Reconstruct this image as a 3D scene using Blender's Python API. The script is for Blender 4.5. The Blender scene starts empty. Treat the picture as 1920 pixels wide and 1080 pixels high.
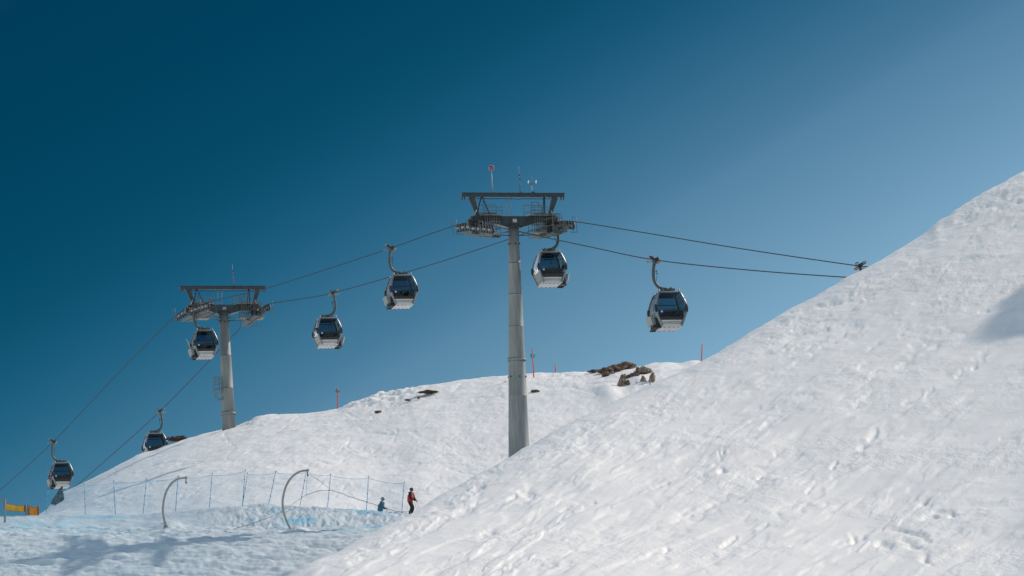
import bpy, math, random
import numpy as np
from mathutils import Vector, Matrix, Euler
random.seed(7); R = math.radians
SC = bpy.context.scene; COL = SC.collection

# ------------------------------------------------------------------ camera
F = 10667.0                                   # focal length in photo pixels (1920 wide): a 200 mm lens
PITCH, ROLL = R(11.0), R(3.2)
r0 = Vector((1, 0, 0)); u0 = Vector((0, -math.sin(PITCH), math.cos(PITCH))); FW = Vector((0, math.cos(PITCH), math.sin(PITCH)))
RT = math.cos(ROLL)*r0 - math.sin(ROLL)*u0
UP = math.sin(ROLL)*r0 + math.cos(ROLL)*u0
cd = bpy.data.cameras.new('camera'); cam = bpy.data.objects.new('camera', cd); COL.objects.link(cam)
cd.sensor_width = 36; cd.lens = 36*F/1920; cd.clip_start = 1; cd.clip_end = 8000
m = Matrix((RT, UP, -FW)).transposed().to_4x4(); cam.matrix_world = m
SC.camera = cam
def P(px, py, D): return RT*((px-960)/F*D) + UP*((540-py)/F*D) + FW*D
def proj(p): D = p.dot(FW); return 960+p.dot(RT)/D*F, 540-p.dot(UP)/D*F, D

# ------------------------------------------------------------------ cableway line, seen from below: two towers fix its direction
T1 = P(963, 424, 373.0); T2 = P(419.5, 587, 454.0)
LINE = Vector((T2.x-T1.x, T2.y-T1.y, 0)).normalized()
CROSS = Vector((LINE.y, -LINE.x, 0))

# ------------------------------------------------------------------ light
SHADE_AT = P(160, 1045, 352.7)                # where the head of the near tower throws its shadow
SUN = (T1 + Vector((0, 0, 1.0)) - SHADE_AT).normalized()
SUN_EL = math.asin(SUN.z); SUN_AZ = math.atan2(SUN.x, SUN.y)
w = bpy.data.worlds.new('World'); SC.world = w; w.use_nodes = True
nt = w.node_tree; nt.nodes.clear()
o = nt.nodes.new('ShaderNodeOutputWorld'); bg = nt.nodes.new('ShaderNodeBackground'); sky = nt.nodes.new('ShaderNodeTexSky')
sky.sky_type = 'NISHITA'; sky.sun_disc = False; sky.sun_elevation = SUN_EL; sky.sun_rotation = SUN_AZ
sky.altitude = 2500; sky.air_density = 1.0; sky.dust_density = 0.3; sky.ozone_density = 3.0
# the polarised winter sky deepens away from the sun's side
tc = nt.nodes.new('ShaderNodeTexCoord'); dot = nt.nodes.new('ShaderNodeVectorMath'); dot.operation = 'DOT_PRODUCT'
GR = (RT*1.0 - UP*1.7).normalized(); dot.inputs[1].default_value = GR
base = FW.dot(GR)
mr = nt.nodes.new('ShaderNodeMapRange'); mr.inputs['From Min'].default_value = base-0.3; mr.inputs['From Max'].default_value = base+0.3
ramp = nt.nodes.new('ShaderNodeValToRGB')
OUT = (2.9, 2.2, 1.5)  # gain of the sky outside the view, raised to fill the shaded snow
SKY_STOPS = [(0.0, OUT), (0.2, OUT), (0.33, (0,.145,.18)), (0.36, (0,.145,.18)), (0.40, (.002,.165,.198)), (0.4327, (.010,.205,.23)), (0.4549, (.05,.29,.325)), (0.4735, (.135,.385,.40)), (0.4942, (.30,.52,.50)), (0.5043, (.39,.59,.55)), (0.533, (.68,.82,.70)), (0.56, (.95,1.05,.88)), (0.62, (1.5,1.35,1.0)), (0.8, OUT)]
GAIN = 3.0
cr = ramp.color_ramp
while len(cr.elements) < len(SKY_STOPS): cr.elements.new(0.5)
cr.interpolation = 'B_SPLINE'
for e, (p_, c_) in zip(cr.elements, SKY_STOPS): e.position = p_; e.color = tuple(v/GAIN for v in c_)+(1,)
mul = nt.nodes.new('ShaderNodeVectorMath'); mul.operation = 'MULTIPLY'
sc_ = nt.nodes.new('ShaderNodeVectorMath'); sc_.operation = 'SCALE'; sc_.inputs['Scale'].default_value = GAIN
L = nt.links.new
L(tc.outputs['Generated'], dot.inputs[0]); L(dot.outputs['Value'], mr.inputs['Value']); L(mr.outputs['Result'], ramp.inputs['Fac'])
L(sky.outputs['Color'], mul.inputs[0]); L(ramp.outputs['Color'], mul.inputs[1]); L(mul.outputs[0], sc_.inputs[0])
L(sc_.outputs[0], bg.inputs['Color']); bg.inputs['Strength'].default_value = 0.10; L(bg.outputs[0], o.inputs['Surface'])
sd = bpy.data.lights.new('sun', 'SUN'); sun = bpy.data.objects.new('sun', sd); COL.objects.link(sun)
sd.energy = 3.2; sd.angle = R(0.55); sd.color = (1.0, 0.86, 0.72)
sun.rotation_euler = SUN.to_track_quat('Z', 'Y').to_euler(); sun.location = (60, 300, 160)
SC.view_settings.view_transform = 'Standard'; SC.view_settings.look = 'None'; SC.view_settings.exposure = 0.15; SC.view_settings.gamma = 1.0
SC.cycles.max_bounces = 8; SC.cycles.transparent_max_bounces = 16; SC.cycles.caustics_reflective = False; SC.cycles.caustics_refractive = False

# ------------------------------------------------------------------ materials
def mat(name, col, rough=0.5, metal=0.0, var=0.12, scale=6.0, bump=0.0, bscale=20.0):
    mt = bpy.data.materials.new(name); mt.use_nodes = True; n = mt.node_tree; b = n.nodes['Principled BSDF']
    b.inputs['Roughness'].default_value = rough; b.inputs['Metallic'].default_value = metal
    t = n.nodes.new('ShaderNodeTexCoord'); nz = n.nodes.new('ShaderNodeTexNoise'); nz.inputs['Scale'].default_value = scale; nz.inputs['Detail'].default_value = 6
    rp = n.nodes.new('ShaderNodeValToRGB')
    rp.color_ramp.elements[0].position = 0.3; rp.color_ramp.elements[1].position = 0.7
    rp.color_ramp.elements[0].color = tuple(c*(1-var) for c in col)+(1,); rp.color_ramp.elements[1].color = tuple(min(1, c*(1+var)) for c in col)+(1,)
    n.links.new(t.outputs['Object'], nz.inputs['Vector']); n.links.new(nz.outputs['Fac'], rp.inputs['Fac']); n.links.new(rp.outputs['Color'], b.inputs['Base Color'])
    if bump:
        n2 = n.nodes.new('ShaderNodeTexNoise'); n2.inputs['Scale'].default_value = bscale; n2.inputs['Detail'].default_value = 5
        bp = n.nodes.new('ShaderNodeBump'); bp.inputs['Strength'].default_value = 1.0; bp.inputs['Distance'].default_value = bump
        n.links.new(t.outputs['Object'], n2.inputs['Vector']); n.links.new(n2.outputs['Fac'], bp.inputs['Height']); n.links.new(bp.outputs['Normal'], b.inputs['Normal'])
    return mt
M = {}
M['galv'] = mat('galvanised_steel', (0.22,0.24,0.245), 0.65, 0.1, 0.18, 2.5, 0.01, 9)
def streaks(mt):
    n = mt.node_tree; nz = [q for q in n.nodes if q.type == 'TEX_NOISE'][0]; t = [q for q in n.nodes if q.type == 'TEX_COORD'][0]; mp = n.nodes.new('ShaderNodeMapping'); mp.inputs['Scale'].default_value = (2.2,2.2,.22)
    n.links.new(t.outputs['Object'], mp.inputs['Vector']); n.links.new(mp.outputs[0], nz.inputs['Vector'])
streaks(M['galv'])
M['steel'] = mat('painted_steel', (0.045,0.06,0.07), 0.5, 0.3, 0.2, 3)
M['light_steel'] = mat('pale_steel', (0.28,0.30,0.30), 0.5, 0.2, 0.15, 3)
M['rubber'] = mat('rubber', (0.015,0.015,0.017), 0.6, 0, 0.2)
M['dark'] = mat('dark_metal', (0.03,0.035,0.042), 0.45, 0.3, 0.3)
M['silver'] = mat('silver_paint', (0.26,0.285,0.305), 0.35, 0.35, 0.06, 3)
M['under'] = mat('underbody', (0.60,0.60,0.60), 0.55, 0.1, 0.08, 3)
M['grey'] = mat('grey_paint', (0.12,0.135,0.14), 0.5, 0.2, 0.15, 3)
M['hanger'] = mat('hanger_paint', (0.06,0.085,0.10), 0.55, 0.1, 0.2, 4)
M['rope'] = mat('wire_rope', (0.02,0.022,0.026), 0.8, 0.0, 0.3, 20)
M['bench'] = mat('bench_cloth', (0.02,0.022,0.028), 0.8, 0, 0.2)
M['orange'] = mat('orange_metal', (0.42,0.2,0.09), 0.5, 0, 0.2)
M['bluefoil'] = mat('blue_emblem', (0.14,0.30,0.62), 0.4, 0, 0.1)
M['white'] = mat('white_paint', (0.75,0.76,0.76), 0.4, 0, 0.05)
M['red'] = mat('red_paint', (0.55,0.06,0.03), 0.5, 0, 0.12)
M['redcloth'] = mat('red_cloth', (0.48,0.02,0.025), 0.8, 0, 0.15, 10)
M['black'] = mat('black_cloth', (0.014,0.013,0.015), 0.85, 0, 0.25, 10)
M['bluecloth'] = mat('blue_cloth', (0.01,0.045,0.075), 0.85, 0, 0.25, 8)
M['bluetrousers'] = mat('blue_trousers', (0.015,0.12,0.24), 0.85, 0, 0.2, 8)
M['skin'] = mat('skin', (0.36,0.19,0.12), 0.6, 0, 0.08)
M['goggle'] = mat('goggle', (0.05,0.03,0.02), 0.15, 0, 0.1)
M['hgrey'] = mat('grey_helmet', (0.10,0.13,0.15), 0.5, 0, 0.1)
M['hblack'] = mat('dark_helmet', (0.035,0.035,0.035), 0.4, 0, 0.1)
M['pink'] = mat('pink_metal', (0.6,0.33,0.33), 0.5, 0, 0.1)
M['bluepole'] = mat('blue_plastic', (0.06,0.42,0.70), 0.45, 0, 0.1)
M['teal'] = mat('teal_paint', (0.0,0.20,0.23), 0.5, 0, 0.08)
M['yellow'] = mat('yellow_cloth', (0.72,0.42,0.05), 0.8, 0, 0.25, 3)
M['amber'] = mat('orange_cloth', (0.75,0.28,0.025), 0.8, 0, 0.25, 3)
M['hem'] = mat('orange_hem', (0.62,0.10,0.02), 0.8, 0, 0.15, 8)
M['skiwood'] = mat('pale_ski', (0.65,0.55,0.35), 0.4, 0, 0.2, 4)
M['skired'] = mat('red_ski', (0.55,0.05,0.04), 0.4, 0, 0.2, 4)
def glass_mat():
    mt = bpy.data.materials.new('tinted_glazing'); mt.use_nodes = True; n = mt.node_tree; n.nodes.clear()
    out = n.nodes.new('ShaderNodeOutputMaterial'); tr = n.nodes.new('ShaderNodeBsdfTransparent'); gl = n.nodes.new('ShaderNodeBsdfGlossy')
    tr.inputs['Color'].default_value = (0.25,0.40,0.46,1); gl.inputs['Roughness'].default_value = 0.04; gl.inputs['Color'].default_value = (0.9,0.95,1,1)
    fr = n.nodes.new('ShaderNodeFresnel'); fr.inputs['IOR'].default_value = 1.45; mx = n.nodes.new('ShaderNodeMixShader')
    n.links.new(fr.outputs[0], mx.inputs[0]); n.links.new(tr.outputs[0], mx.inputs[1]); n.links.new(gl.outputs[0], mx.inputs[2]); n.links.new(mx.outputs[0], out.inputs[0])
    return mt
M['glass'] = glass_mat()
def net_mat():
    mt = bpy.data.materials.new('netting'); mt.use_nodes = True; n = mt.node_tree; b = n.nodes['Principled BSDF']
    b.inputs['Base Color'].default_value = (0.16,0.50,0.74,1); b.inputs['Roughness'].default_value = 0.7
    uv = n.nodes.new('ShaderNodeUVMap'); sp = n.nodes.new('ShaderNodeSeparateXYZ'); n.links.new(uv.outputs[0], sp.inputs[0]); outs = []
    for a in ('X', 'Y'):
        s1 = n.nodes.new('ShaderNodeMath'); s1.operation = 'FRACT'; n.links.new(sp.outputs[a], s1.inputs[0])
        s2 = n.nodes.new('ShaderNodeMath'); s2.operation = 'LESS_THAN'; s2.inputs[1].default_value = 0.075; n.links.new(s1.outputs[0], s2.inputs[0]); outs.append(s2)
    mx = n.nodes.new('ShaderNodeMath'); mx.operation = 'MAXIMUM'; n.links.new(outs[0].outputs[0], mx.inputs[0]); n.links.new(outs[1].outputs[0], mx.inputs[1])
    n.links.new(mx.outputs[0], b.inputs['Alpha'])
    return mt
M['net'] = net_mat()
def rock_mat(name, a, b2, c):
    mt = bpy.data.materials.new(name); mt.use_nodes = True; n = mt.node_tree; b = n.nodes['Principled BSDF']; b.inputs['Roughness'].default_value = 0.9
    t = n.nodes.new('ShaderNodeTexCoord'); nz = n.nodes.new('ShaderNodeTexNoise'); nz.inputs['Scale'].default_value = 3.5; nz.inputs['Detail'].default_value = 9; nz.inputs['Roughness'].default_value = 0.65
    rp = n.nodes.new('ShaderNodeValToRGB'); rp.color_ramp.elements[0].position = 0.36; rp.color_ramp.elements[1].position = 0.66
    rp.color_ramp.elements[0].color = a+(1,); rp.color_ramp.elements[1].color = c+(1,); e = rp.color_ramp.elements.new(0.5); e.color = b2+(1,)
    n2 = n.nodes.new('ShaderNodeTexNoise'); n2.inputs['Scale'].default_value = 5; n2.inputs['Detail'].default_value = 8
    bp = n.nodes.new('ShaderNodeBump'); bp.inputs['Distance'].default_value = 0.25
    for x in (nz, n2): n.links.new(t.outputs['Object'], x.inputs['Vector'])
    n.links.new(nz.outputs['Fac'], rp.inputs['Fac']); n.links.new(n2.outputs['Fac'], bp.inputs['Height'])
    n.links.new(rp.outputs['Color'], b.inputs['Base Color']); n.links.new(bp.outputs['Normal'], b.inputs['Normal'])
    return mt
M['rock'] = rock_mat('weathered_rock', (0.12,0.085,0.062), (0.29,0.235,0.185), (0.48,0.42,0.355))
M['rock_brown'] = rock_mat('brown_rock', (0.08,0.05,0.035), (0.16,0.105,0.075), (0.25,0.19,0.15))
M['rock_grey'] = rock_mat('grey_rock', (0.05,0.05,0.05), (0.10,0.10,0.10), (0.17,0.17,0.165))
def snow_mat():
    mt = bpy.data.materials.new('snow'); mt.use_nodes = True; n = mt.node_tree; b = n.nodes['Principled BSDF']
    b.inputs['Roughness'].default_value = 0.55; b.inputs['Specular IOR Level'].default_value = 0.3
    at = n.nodes.new('ShaderNodeAttribute'); at.attribute_name = 'dye'
    t = n.nodes.new('ShaderNodeTexCoord')
    g = n.nodes.new('ShaderNodeTexNoise'); g.inputs['Scale'].default_value = 0.35; g.inputs['Detail'].default_value = 4
    rp = n.nodes.new('ShaderNodeValToRGB'); rp.color_ramp.elements[0].position = 0.35; rp.color_ramp.elements[1].position = 0.65
    rp.color_ramp.elements[0].color = (0.84,0.845,0.85,1); rp.color_ramp.elements[1].color = (0.90,0.90,0.895,1)
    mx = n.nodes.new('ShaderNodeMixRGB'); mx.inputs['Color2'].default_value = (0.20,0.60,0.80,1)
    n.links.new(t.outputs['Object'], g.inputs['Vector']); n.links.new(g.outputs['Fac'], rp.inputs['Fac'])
    n.links.new(at.outputs['Fac'], mx.inputs['Fac']); ai = n.nodes.new('ShaderNodeAttribute'); ai.attribute_name = 'ice_shade'; mi = n.nodes.new('ShaderNodeMixRGB'); mi.inputs['Color2'].default_value = (0.60,0.655,0.70,1); n.links.new(ai.outputs['Fac'], mi.inputs['Fac']); n.links.new(rp.outputs['Color'], mi.inputs['Color1']); n.links.new(mi.outputs[0], mx.inputs['Color1']); n.links.new(mx.outputs[0], b.inputs['Base Color'])
    vm = n.nodes.new('ShaderNodeTexNoise'); vm.inputs['Scale'].default_value = 0.16; vm.inputs['Detail'].default_value = 3; n.links.new(t.outputs['Object'], vm.inputs['Vector'])
    vr = n.nodes.new('ShaderNodeMapRange'); vr.inputs['From Min'].default_value = .38; vr.inputs['From Max'].default_value = .62; vr.inputs['To Min'].default_value = .12; vr.inputs['To Max'].default_value = 1.25; n.links.new(vm.outputs['Fac'], vr.inputs['Value'])
    prev = None
    for sc, dist, det in ((1.1, 0.14, 6), (6.5, 0.022, 5)):
        mp = n.nodes.new('ShaderNodeMapping'); mp.inputs['Scale'].default_value = (1, 0.55, 0.8); mp.inputs['Rotation'].default_value = (0, 0, R(25))
        n2 = n.nodes.new('ShaderNodeTexNoise'); n2.inputs['Scale'].default_value = sc; n2.inputs['Detail'].default_value = det; n2.inputs['Roughness'].default_value = 0.6
        bp = n.nodes.new('ShaderNodeBump'); bp.inputs['Distance'].default_value = dist; bp.inputs['Strength'].default_value = 0.9
        n.links.new(t.outputs['Object'], mp.inputs['Vector']); n.links.new(mp.outputs[0], n2.inputs['Vector']); hm = n.nodes.new('ShaderNodeMath'); hm.operation = 'MULTIPLY'; n.links.new(n2.outputs['Fac'], hm.inputs[0]); n.links.new(vr.outputs[0], hm.inputs[1]); n.links.new(hm.outputs[0], bp.inputs['Height'])
        if prev: n.links.new(prev.outputs['Normal'], bp.inputs['Normal'])
        prev = bp
    n.links.new(prev.outputs['Normal'], b.inputs['Normal'])
    return mt
M['snow'] = snow_mat()

# ------------------------------------------------------------------ mesh helpers
class MB:
    def __init__(s): s.v = []; s.f = []; s.mi = []; s.mats = []; s.sm = []
    def m(s, name):
        if name not in s.mats: s.mats.append(name)
        return s.mats.index(name)
    def add(s, vs, fs, mt, smooth=False):
        b = len(s.v); k = s.m(mt); s.v += [Vector(v) for v in vs]
        for f in fs: s.f.append([i+b for i in f]); s.mi.append(k); s.sm.append(smooth)
    def box(s, c, size, mt, X=Vector((1,0,0)), Y=Vector((0,1,0)), Z=Vector((0,0,1)), taper=1.0):
        c = Vector(c); hx, hy, hz = (q/2 for q in size); vs = []
        for z in (-1, 1):
            k = taper if z > 0 else 1.0
            for x, y in ((-1,-1),(1,-1),(1,1),(-1,1)): vs.append(c+X*(x*hx*k)+Y*(y*hy*k)+Z*(z*hz))
        s.add(vs, [(0,3,2,1),(4,5,6,7),(0,1,5,4),(1,2,6,5),(2,3,7,6),(3,0,4,7)], mt)
    def bar(s, p, q, wd, ht, mt, side=None, w2=None, h2=None):
        p, q = Vector(p), Vector(q); d = (q-p).normalized()
        sd = Vector(side) if side else (Vector((0,0,1)).cross(d) if abs(d.z) < .95 else Vector((1,0,0)))
        sd = (sd-d*sd.dot(d)).normalized(); u = d.cross(sd); vs = []
        for e, a, b in ((p, wd, ht), (q, w2 or wd, h2 or ht)):
            for x, y in ((-1,-1),(1,-1),(1,1),(-1,1)): vs.append(e+sd*(x*a/2)+u*(y*b/2))
        s.add(vs, [(0,1,2,3),(7,6,5,4),(0,4,5,1),(1,5,6,2),(2,6,7,3),(3,7,4,0)], mt)
    def tube(s, pts, r, mt, n=8, cap=True):
        pts = [Vector(p) for p in pts]; rs = r if isinstance(r, (list, tuple)) else [r]*len(pts); vs = []; fs = []
        prev = None
        for i, p in enumerate(pts):
            d = (pts[min(i+1, len(pts)-1)]-pts[max(i-1, 0)]).normalized()
            if prev is None: a = Vector((0,0,1)) if abs(d.z) < .9 else Vector((1,0,0)); prev = a
            x = (prev-d*prev.dot(d)).normalized(); y = d.cross(x); prev = x
            for k in range(n):
                t = 2*math.pi*k/n; vs.append(p+x*(math.cos(t)*rs[i])+y*(math.sin(t)*rs[i]))
        for i in range(len(pts)-1):
            for k in range(n): a = i*n+k; b = i*n+(k+1)%n; fs.append((a, b, b+n, a+n))
        if cap: fs.append(tuple(range(n))[::-1]); fs.append(tuple(range((len(pts)-1)*n, len(pts)*n)))
        s.add(vs, fs, mt, True)
    def ell(s, c, rx, ry, rz, mt, X=Vector((1,0,0)), Y=Vector((0,1,0)), Z=Vector((0,0,1)), nu=14, nv=9):
        c = Vector(c); vs = []; fs = []
        for j in range(nv+1):
            ph = math.pi*j/nv
            for i in range(nu):
                th = 2*math.pi*i/nu; vs.append(c+X*(rx*math.sin(ph)*math.cos(th))+Y*(ry*math.sin(ph)*math.sin(th))+Z*(rz*math.cos(ph)))
        for j in range(nv):
            for i in range(nu): a = j*nu+i; b = j*nu+(i+1)%nu; fs.append((a, a+nu, b+nu, b))
        s.add(vs, fs, mt, True)
    def build(s, name, parent=None, origin=None):
        me = bpy.data.meshes.new(name); og = Vector(origin) if origin else Vector((0,0,0))
        me.from_pydata([v-og for v in s.v], [], s.f)
        for k in s.mats: me.materials.append(M[k])
        me.polygons.foreach_set('material_index', s.mi); me.polygons.foreach_set('use_smooth', s.sm); me.update()
        ob = bpy.data.objects.new(name, me); COL.objects.link(ob)
        if parent: ob.parent = parent
        elif origin: ob.location = og
        return ob
def tag(o, label, cat, group=None, kind=None):
    if label: o['label'] = label
    if cat: o['category'] = cat
    if group: o['group'] = group
    if kind: o['kind'] = kind
    return o
def empty(name, loc, rz=0):
    e = bpy.data.objects.new(name, None); COL.objects.link(e); e.location = loc; e.rotation_euler = (0,0,rz); e.empty_display_size = 0.3; return e
def copy_tree(o, parent=None):
    c = o.copy(); COL.objects.link(c); c.parent = parent
    for ch in list(o.children): copy_tree(ch, c)
    return c
def catmull(pts, n=8):
    pts = [Vector(p) for p in pts]; out = []
    for i in range(len(pts)-1):
        p0, p1, p2, p3 = pts[max(i-1,0)], pts[i], pts[i+1], pts[min(i+2,len(pts)-1)]
        for k in range(n):
            t = k/n; out.append(0.5*((2*p1)+(p2-p0)*t+(2*p0-5*p1+4*p2-p3)*t*t+(3*p1-p0-3*p2+p3)*t**3))
    return out+[pts[-1]]

# ------------------------------------------------------------------ noise
def hsh(ix, iy, s):
    h = (ix.astype(np.int64)*374761393 + iy.astype(np.int64)*668265263 + s*1442695041) & 0xffffffff
    h = ((h ^ (h >> 13))*1274126177) & 0xffffffff
    return ((h ^ (h >> 16)) & 0xffffff)/float(0xffffff)
def vn(x, y, s=0):
    ix = np.floor(x); iy = np.floor(y); fx = x-ix; fy = y-iy
    fx = fx*fx*fx*(fx*(fx*6-15)+10); fy = fy*fy*fy*(fy*(fy*6-15)+10)
    a = hsh(ix,iy,s); b = hsh(ix+1,iy,s); c = hsh(ix,iy+1,s); d = hsh(ix+1,iy+1,s)
    return (a+(b-a)*fx)+((c+(d-c)*fx)-(a+(b-a)*fx))*fy
def fbm(x, y, s=0, o=4, g=0.5):
    t = np.zeros_like(x); a = 1; n = 0; ca, sa = math.cos(.6), math.sin(.6)
    for k in range(o):
        t += a*vn(x, y, s+k*17); n += a; a *= g; x, y = (x*ca-y*sa)*2.03+5.3, (x*sa+y*ca)*2.03-3.1
    return t/n
def sst(a, b, x): t = np.clip((x-a)/(b-a), 0, 1); return t*t*(3-2*t)

# ------------------------------------------------------------------ terrain: one surface, height by column and distance
def tab(t, sg=0):
    a = np.array(t, float)
    if not sg: return lambda x: np.interp(x, a[:,0], a[:,1])
    gx = np.arange(-9000, 9001, 4.0); gy = np.interp(gx, a[:,0], a[:,1]); n = int(sg*3/4)+1; k = np.exp(-.5*(np.arange(-n, n+1)*4/sg)**2); k /= k.sum()
    gy = np.convolve(np.pad(gy, n, mode='edge'), k, 'valid'); return lambda x: np.interp(x, gx, gy)
YC = [(-9000,3200),(-3000,2200),(0,1420),(300,1230),(450,1135),(540,1082),(585,1053),(625,1036),(675,1010),(725,985),(775,960),(828,930),(880,901),(900,890),(954,860),(996,837),(1040,812),(1085,787),(1138,762),(1159,751),(1233,717),(1293,691),(1340,666),(1400,628),(1460,594),(1522,561),(1589,521),(1622,503),(1659,481.5),(1718,446),(1745,428),(1754,416),(1762,412),(1772,407),(1796,391),(1844,363),(1882,342.5),(1920,323),(2100,230),(2600,10),(4000,-300),(9000,-500)]
y_c = tab(YC, 6); y_cs = tab(YC, 70)
D_c = tab([(-9000,180),(0,190),(560,215),(770,235),(1000,255),(1300,275),(1617,292),(1920,305),(3000,320),(9000,330)], 90)
m_c = tab([(-9000,6.4),(560,6.6),(1000,7.2),(1300,7.8),(1920,9.6),(9000,9.6)], 90)
y_b = tab([(-9000,1000),(-400,972),(0,968),(100,966),(250,966),(330,960),(400,951),(500,948),(600,952),(660,956),(717,962),(758,966),(775,966),(820,975),(900,985),(9000,1100)], 18)
dip = tab([(-9000,8),(560,8),(660,20),(700,30),(750,26),(800,16),(9000,8)], 20)
YH = [(-9000,1500),(-300,1120),(40,990),(75,969),(90,955),(105,936),(118,922),(140,913),(165,902),(200,884),(230,866),(260,850),(300,838),(350,822),(400,809),(431,801),(455,795),(475,785),(500,779),(560,776),(600,772),(632,767),(655,757),(680,747),(730,736),(765,727),(800,722),(870,713),(910,708),(950,704),(1000,700),(1050,698),(1110,696),(1160,692),(1205,690),(1222,683),(1240,680),(1262,682),(1278,683),(1300,677),(1330,680),(1400,690),(9000,900)]
y_h = tab(YH, 5); y_hs = tab(YH, 60)
D_h = tab([(-9000,480),(0,470),(100,462),(431,458),(700,452),(1000,446),(1300,440),(9000,440)], 80)
y_g = tab([(3,9000),(150,2200),(250,1330),(300,1190),(330,1190),(348,1082),(352,1050),(356,1021),(360,1010),(368,1000),(371,995)])
def G(d): return d*d/(d+15)
def surf(px, D):
    px = np.asarray(px, float); D = np.asarray(D, float)
    Dc = D_c(px); kc = np.exp(-((D-Dc)/np.where(D < Dc, 9., 14.))**2); yc = y_c(px)*kc+(y_cs(px)+1.0)*(1-kc)
    fore = np.where(D < Dc, yc+m_c(px)*G(np.maximum(Dc-D, 0)), yc+13*G(np.maximum(D-Dc, 0)*2.0)/2.0)
    yb = y_b(px)
    g = y_g(D)
    tb = sst(368.5, 375, D); g = g*(1-tb)+yb*tb                       # bank of ploughed snow
    base = yb+dip(px); td = sst(375.5, 381, D); g = np.where(D > 375.5, yb*(1-td)+base*td, g)
    Dh = D_h(px); s = np.clip((Dh-D)/(Dh-381), 0, 1); kd = sst(.25, .0, s); yh = y_h(px)*kd+(y_hs(px)+1.5)*(1-kd)
    hill = np.where(D <= Dh, yh+(base-yh)*(s*s*1.3/(s+.3)), yh+4.5*G((D-Dh)*1.0))
    hill = np.minimum(hill, 2400)
    g = np.where(D > 381, np.where(D <= Dh, hill, hill), g)
    k = 5.0; h = np.clip(0.5+0.5*(g-fore)/k, 0, 1)
    return g*(1-h)+fore*h-k*h*(1-h)
def ground(px, py, dmin=330, dmax=470):
    """the first point beyond dmin where the line of sight through a spot of the photo meets the snow"""
    Ds = np.arange(dmin, dmax, 0.05); ys = surf(np.full_like(Ds, px), Ds); hit = np.where(ys <= py)[0]
    D = Ds[hit[0]] if len(hit) else Ds[int(np.argmin(ys))]
    return P(px, float(surf(px, D)), D)
cols = np.concatenate([np.linspace(-9000,-3000,16,endpoint=False), np.linspace(-3000,-120,60,endpoint=False), np.arange(-120,2040,1.8), np.linspace(2040,4000,160,endpoint=False), np.linspace(4000,9000,30)])
rows = np.concatenate([np.geomspace(3,165,50,endpoint=False), np.arange(165,312,0.25), np.arange(312,342,1.0), np.arange(342,386,0.16), np.arange(386,466,0.27), np.geomspace(466,3500,45)])
PX, DD = np.meshgrid(cols, rows); PY = surf(PX, DD)
near = 1-sst(3, 60, DD); foot = 540+F*(math.tan(PITCH)+1.7/np.maximum(DD,3)); PY = np.where(DD < 60, PY*(1-near)+foot*near, PY)
A = (PX-960)/F*DD; B = (540-PY)/F*DD
X = RT.x*A+UP.x*B+FW.x*DD; Y = RT.y*A+UP.y*B+FW.y*DD; Z = RT.z*A+UP.z*B+FW.z*DD
# relief
vis = sst(120, 190, DD)
fore_m = (DD < 330)*vis
fy = np.clip(PY-y_c(PX), 0, 2000)                                       # pixels below the crest of the near slope
ca, sa = math.cos(R(33)), math.sin(R(33)); U1 = X*ca+Y*sa; V1 = -X*sa+Y*ca   # U1 runs up the slope
c37, s37 = math.cos(R(36)), math.sin(R(36)); SU = PX*c37-PY*s37; SV = PX*s37+PY*c37      # SU runs along the wind streaks
BU_ = PX*math.cos(R(20))-PY*math.sin(R(20)); BV_ = PX*math.sin(R(20))+PY*math.cos(R(20))
WV = 26*(fbm(SU/420., SV/160., 11, 3)-.5)
far_ = .25+.75*sst(10, 200, fy)
rel = fore_m*(0.45*(fbm(X/9, Y/14, 1, 3)-.5) + far_*0.085*(fbm(SU/260., (SV+WV)/34., 5, 4, .5)-.5) + far_*0.03*(fbm(SU/90., (SV+WV)/11., 7, 3)-.5) + 0.035*(fbm(PX/70., PY/11., 8, 3)-.5))
cr_ = fbm(BU_/150., BV_/30., 15, 4, .55); crust = .05*sst(.48, .56, cr_); rel += fore_m*crust*sst(5, 40, fy)
calm = sst(.40, .60, fbm(SU/500., SV/110., 13, 2))
band = np.exp(-fy/70.)
patch = sst(.46, .62, fbm(SU/180., SV/60., 9, 3))*(0.22*calm+0.75*np.exp(-fy/120.)) + np.exp(-fy/30.)*0.55
c15, s15 = math.cos(R(14)), math.sin(R(14)); BU = PX*c15-PY*s15; BV = PX*s15+PY*c15
pit = fbm(BU/36., BV/10., 21, 4, .55); pit = np.clip((pit-.50)/.2, -.5, 1)
edge = .35+.65*sst(2, 30, fy); rel -= fore_m*patch*0.085*pit*edge
rel -= fore_m*band*edge*0.06*(1-np.abs(2*fbm(BU/50., BV/11., 95, 3)-1))
rel += fore_m*edge*0.05*np.clip((vn(SU/22., SV/10., 93)-.88)/.08, 0, 1)*patch
rel += far_*fore_m*0.05*np.clip((fbm(SU/60., (SV+WV)/16., 97, 3)-.60)/.06, 0, 1)*(1-calm)
def seg(px, py, pts, wd, asym=0):
    """distance-based groove weight along a line of photo spots, wd in pixels"""
    best = np.full(px.shape, 1e9); sgn = np.zeros(px.shape)
    for (x1,y1),(x2,y2) in zip(pts[:-1], pts[1:]):
        dx, dy = x2-x1, y2-y1; t = np.clip(((px-x1)*dx+(py-y1)*dy)/(dx*dx+dy*dy), 0, 1)
        d = np.hypot(px-x1-t*dx, py-y1-t*dy); s = (px-x1)*dy-(py-y1)*dx
        sgn = np.where(d < best, s, sgn); best = np.minimum(best, d)
    return np.exp(-(best/wd)**2), np.sign(sgn), best
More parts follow.
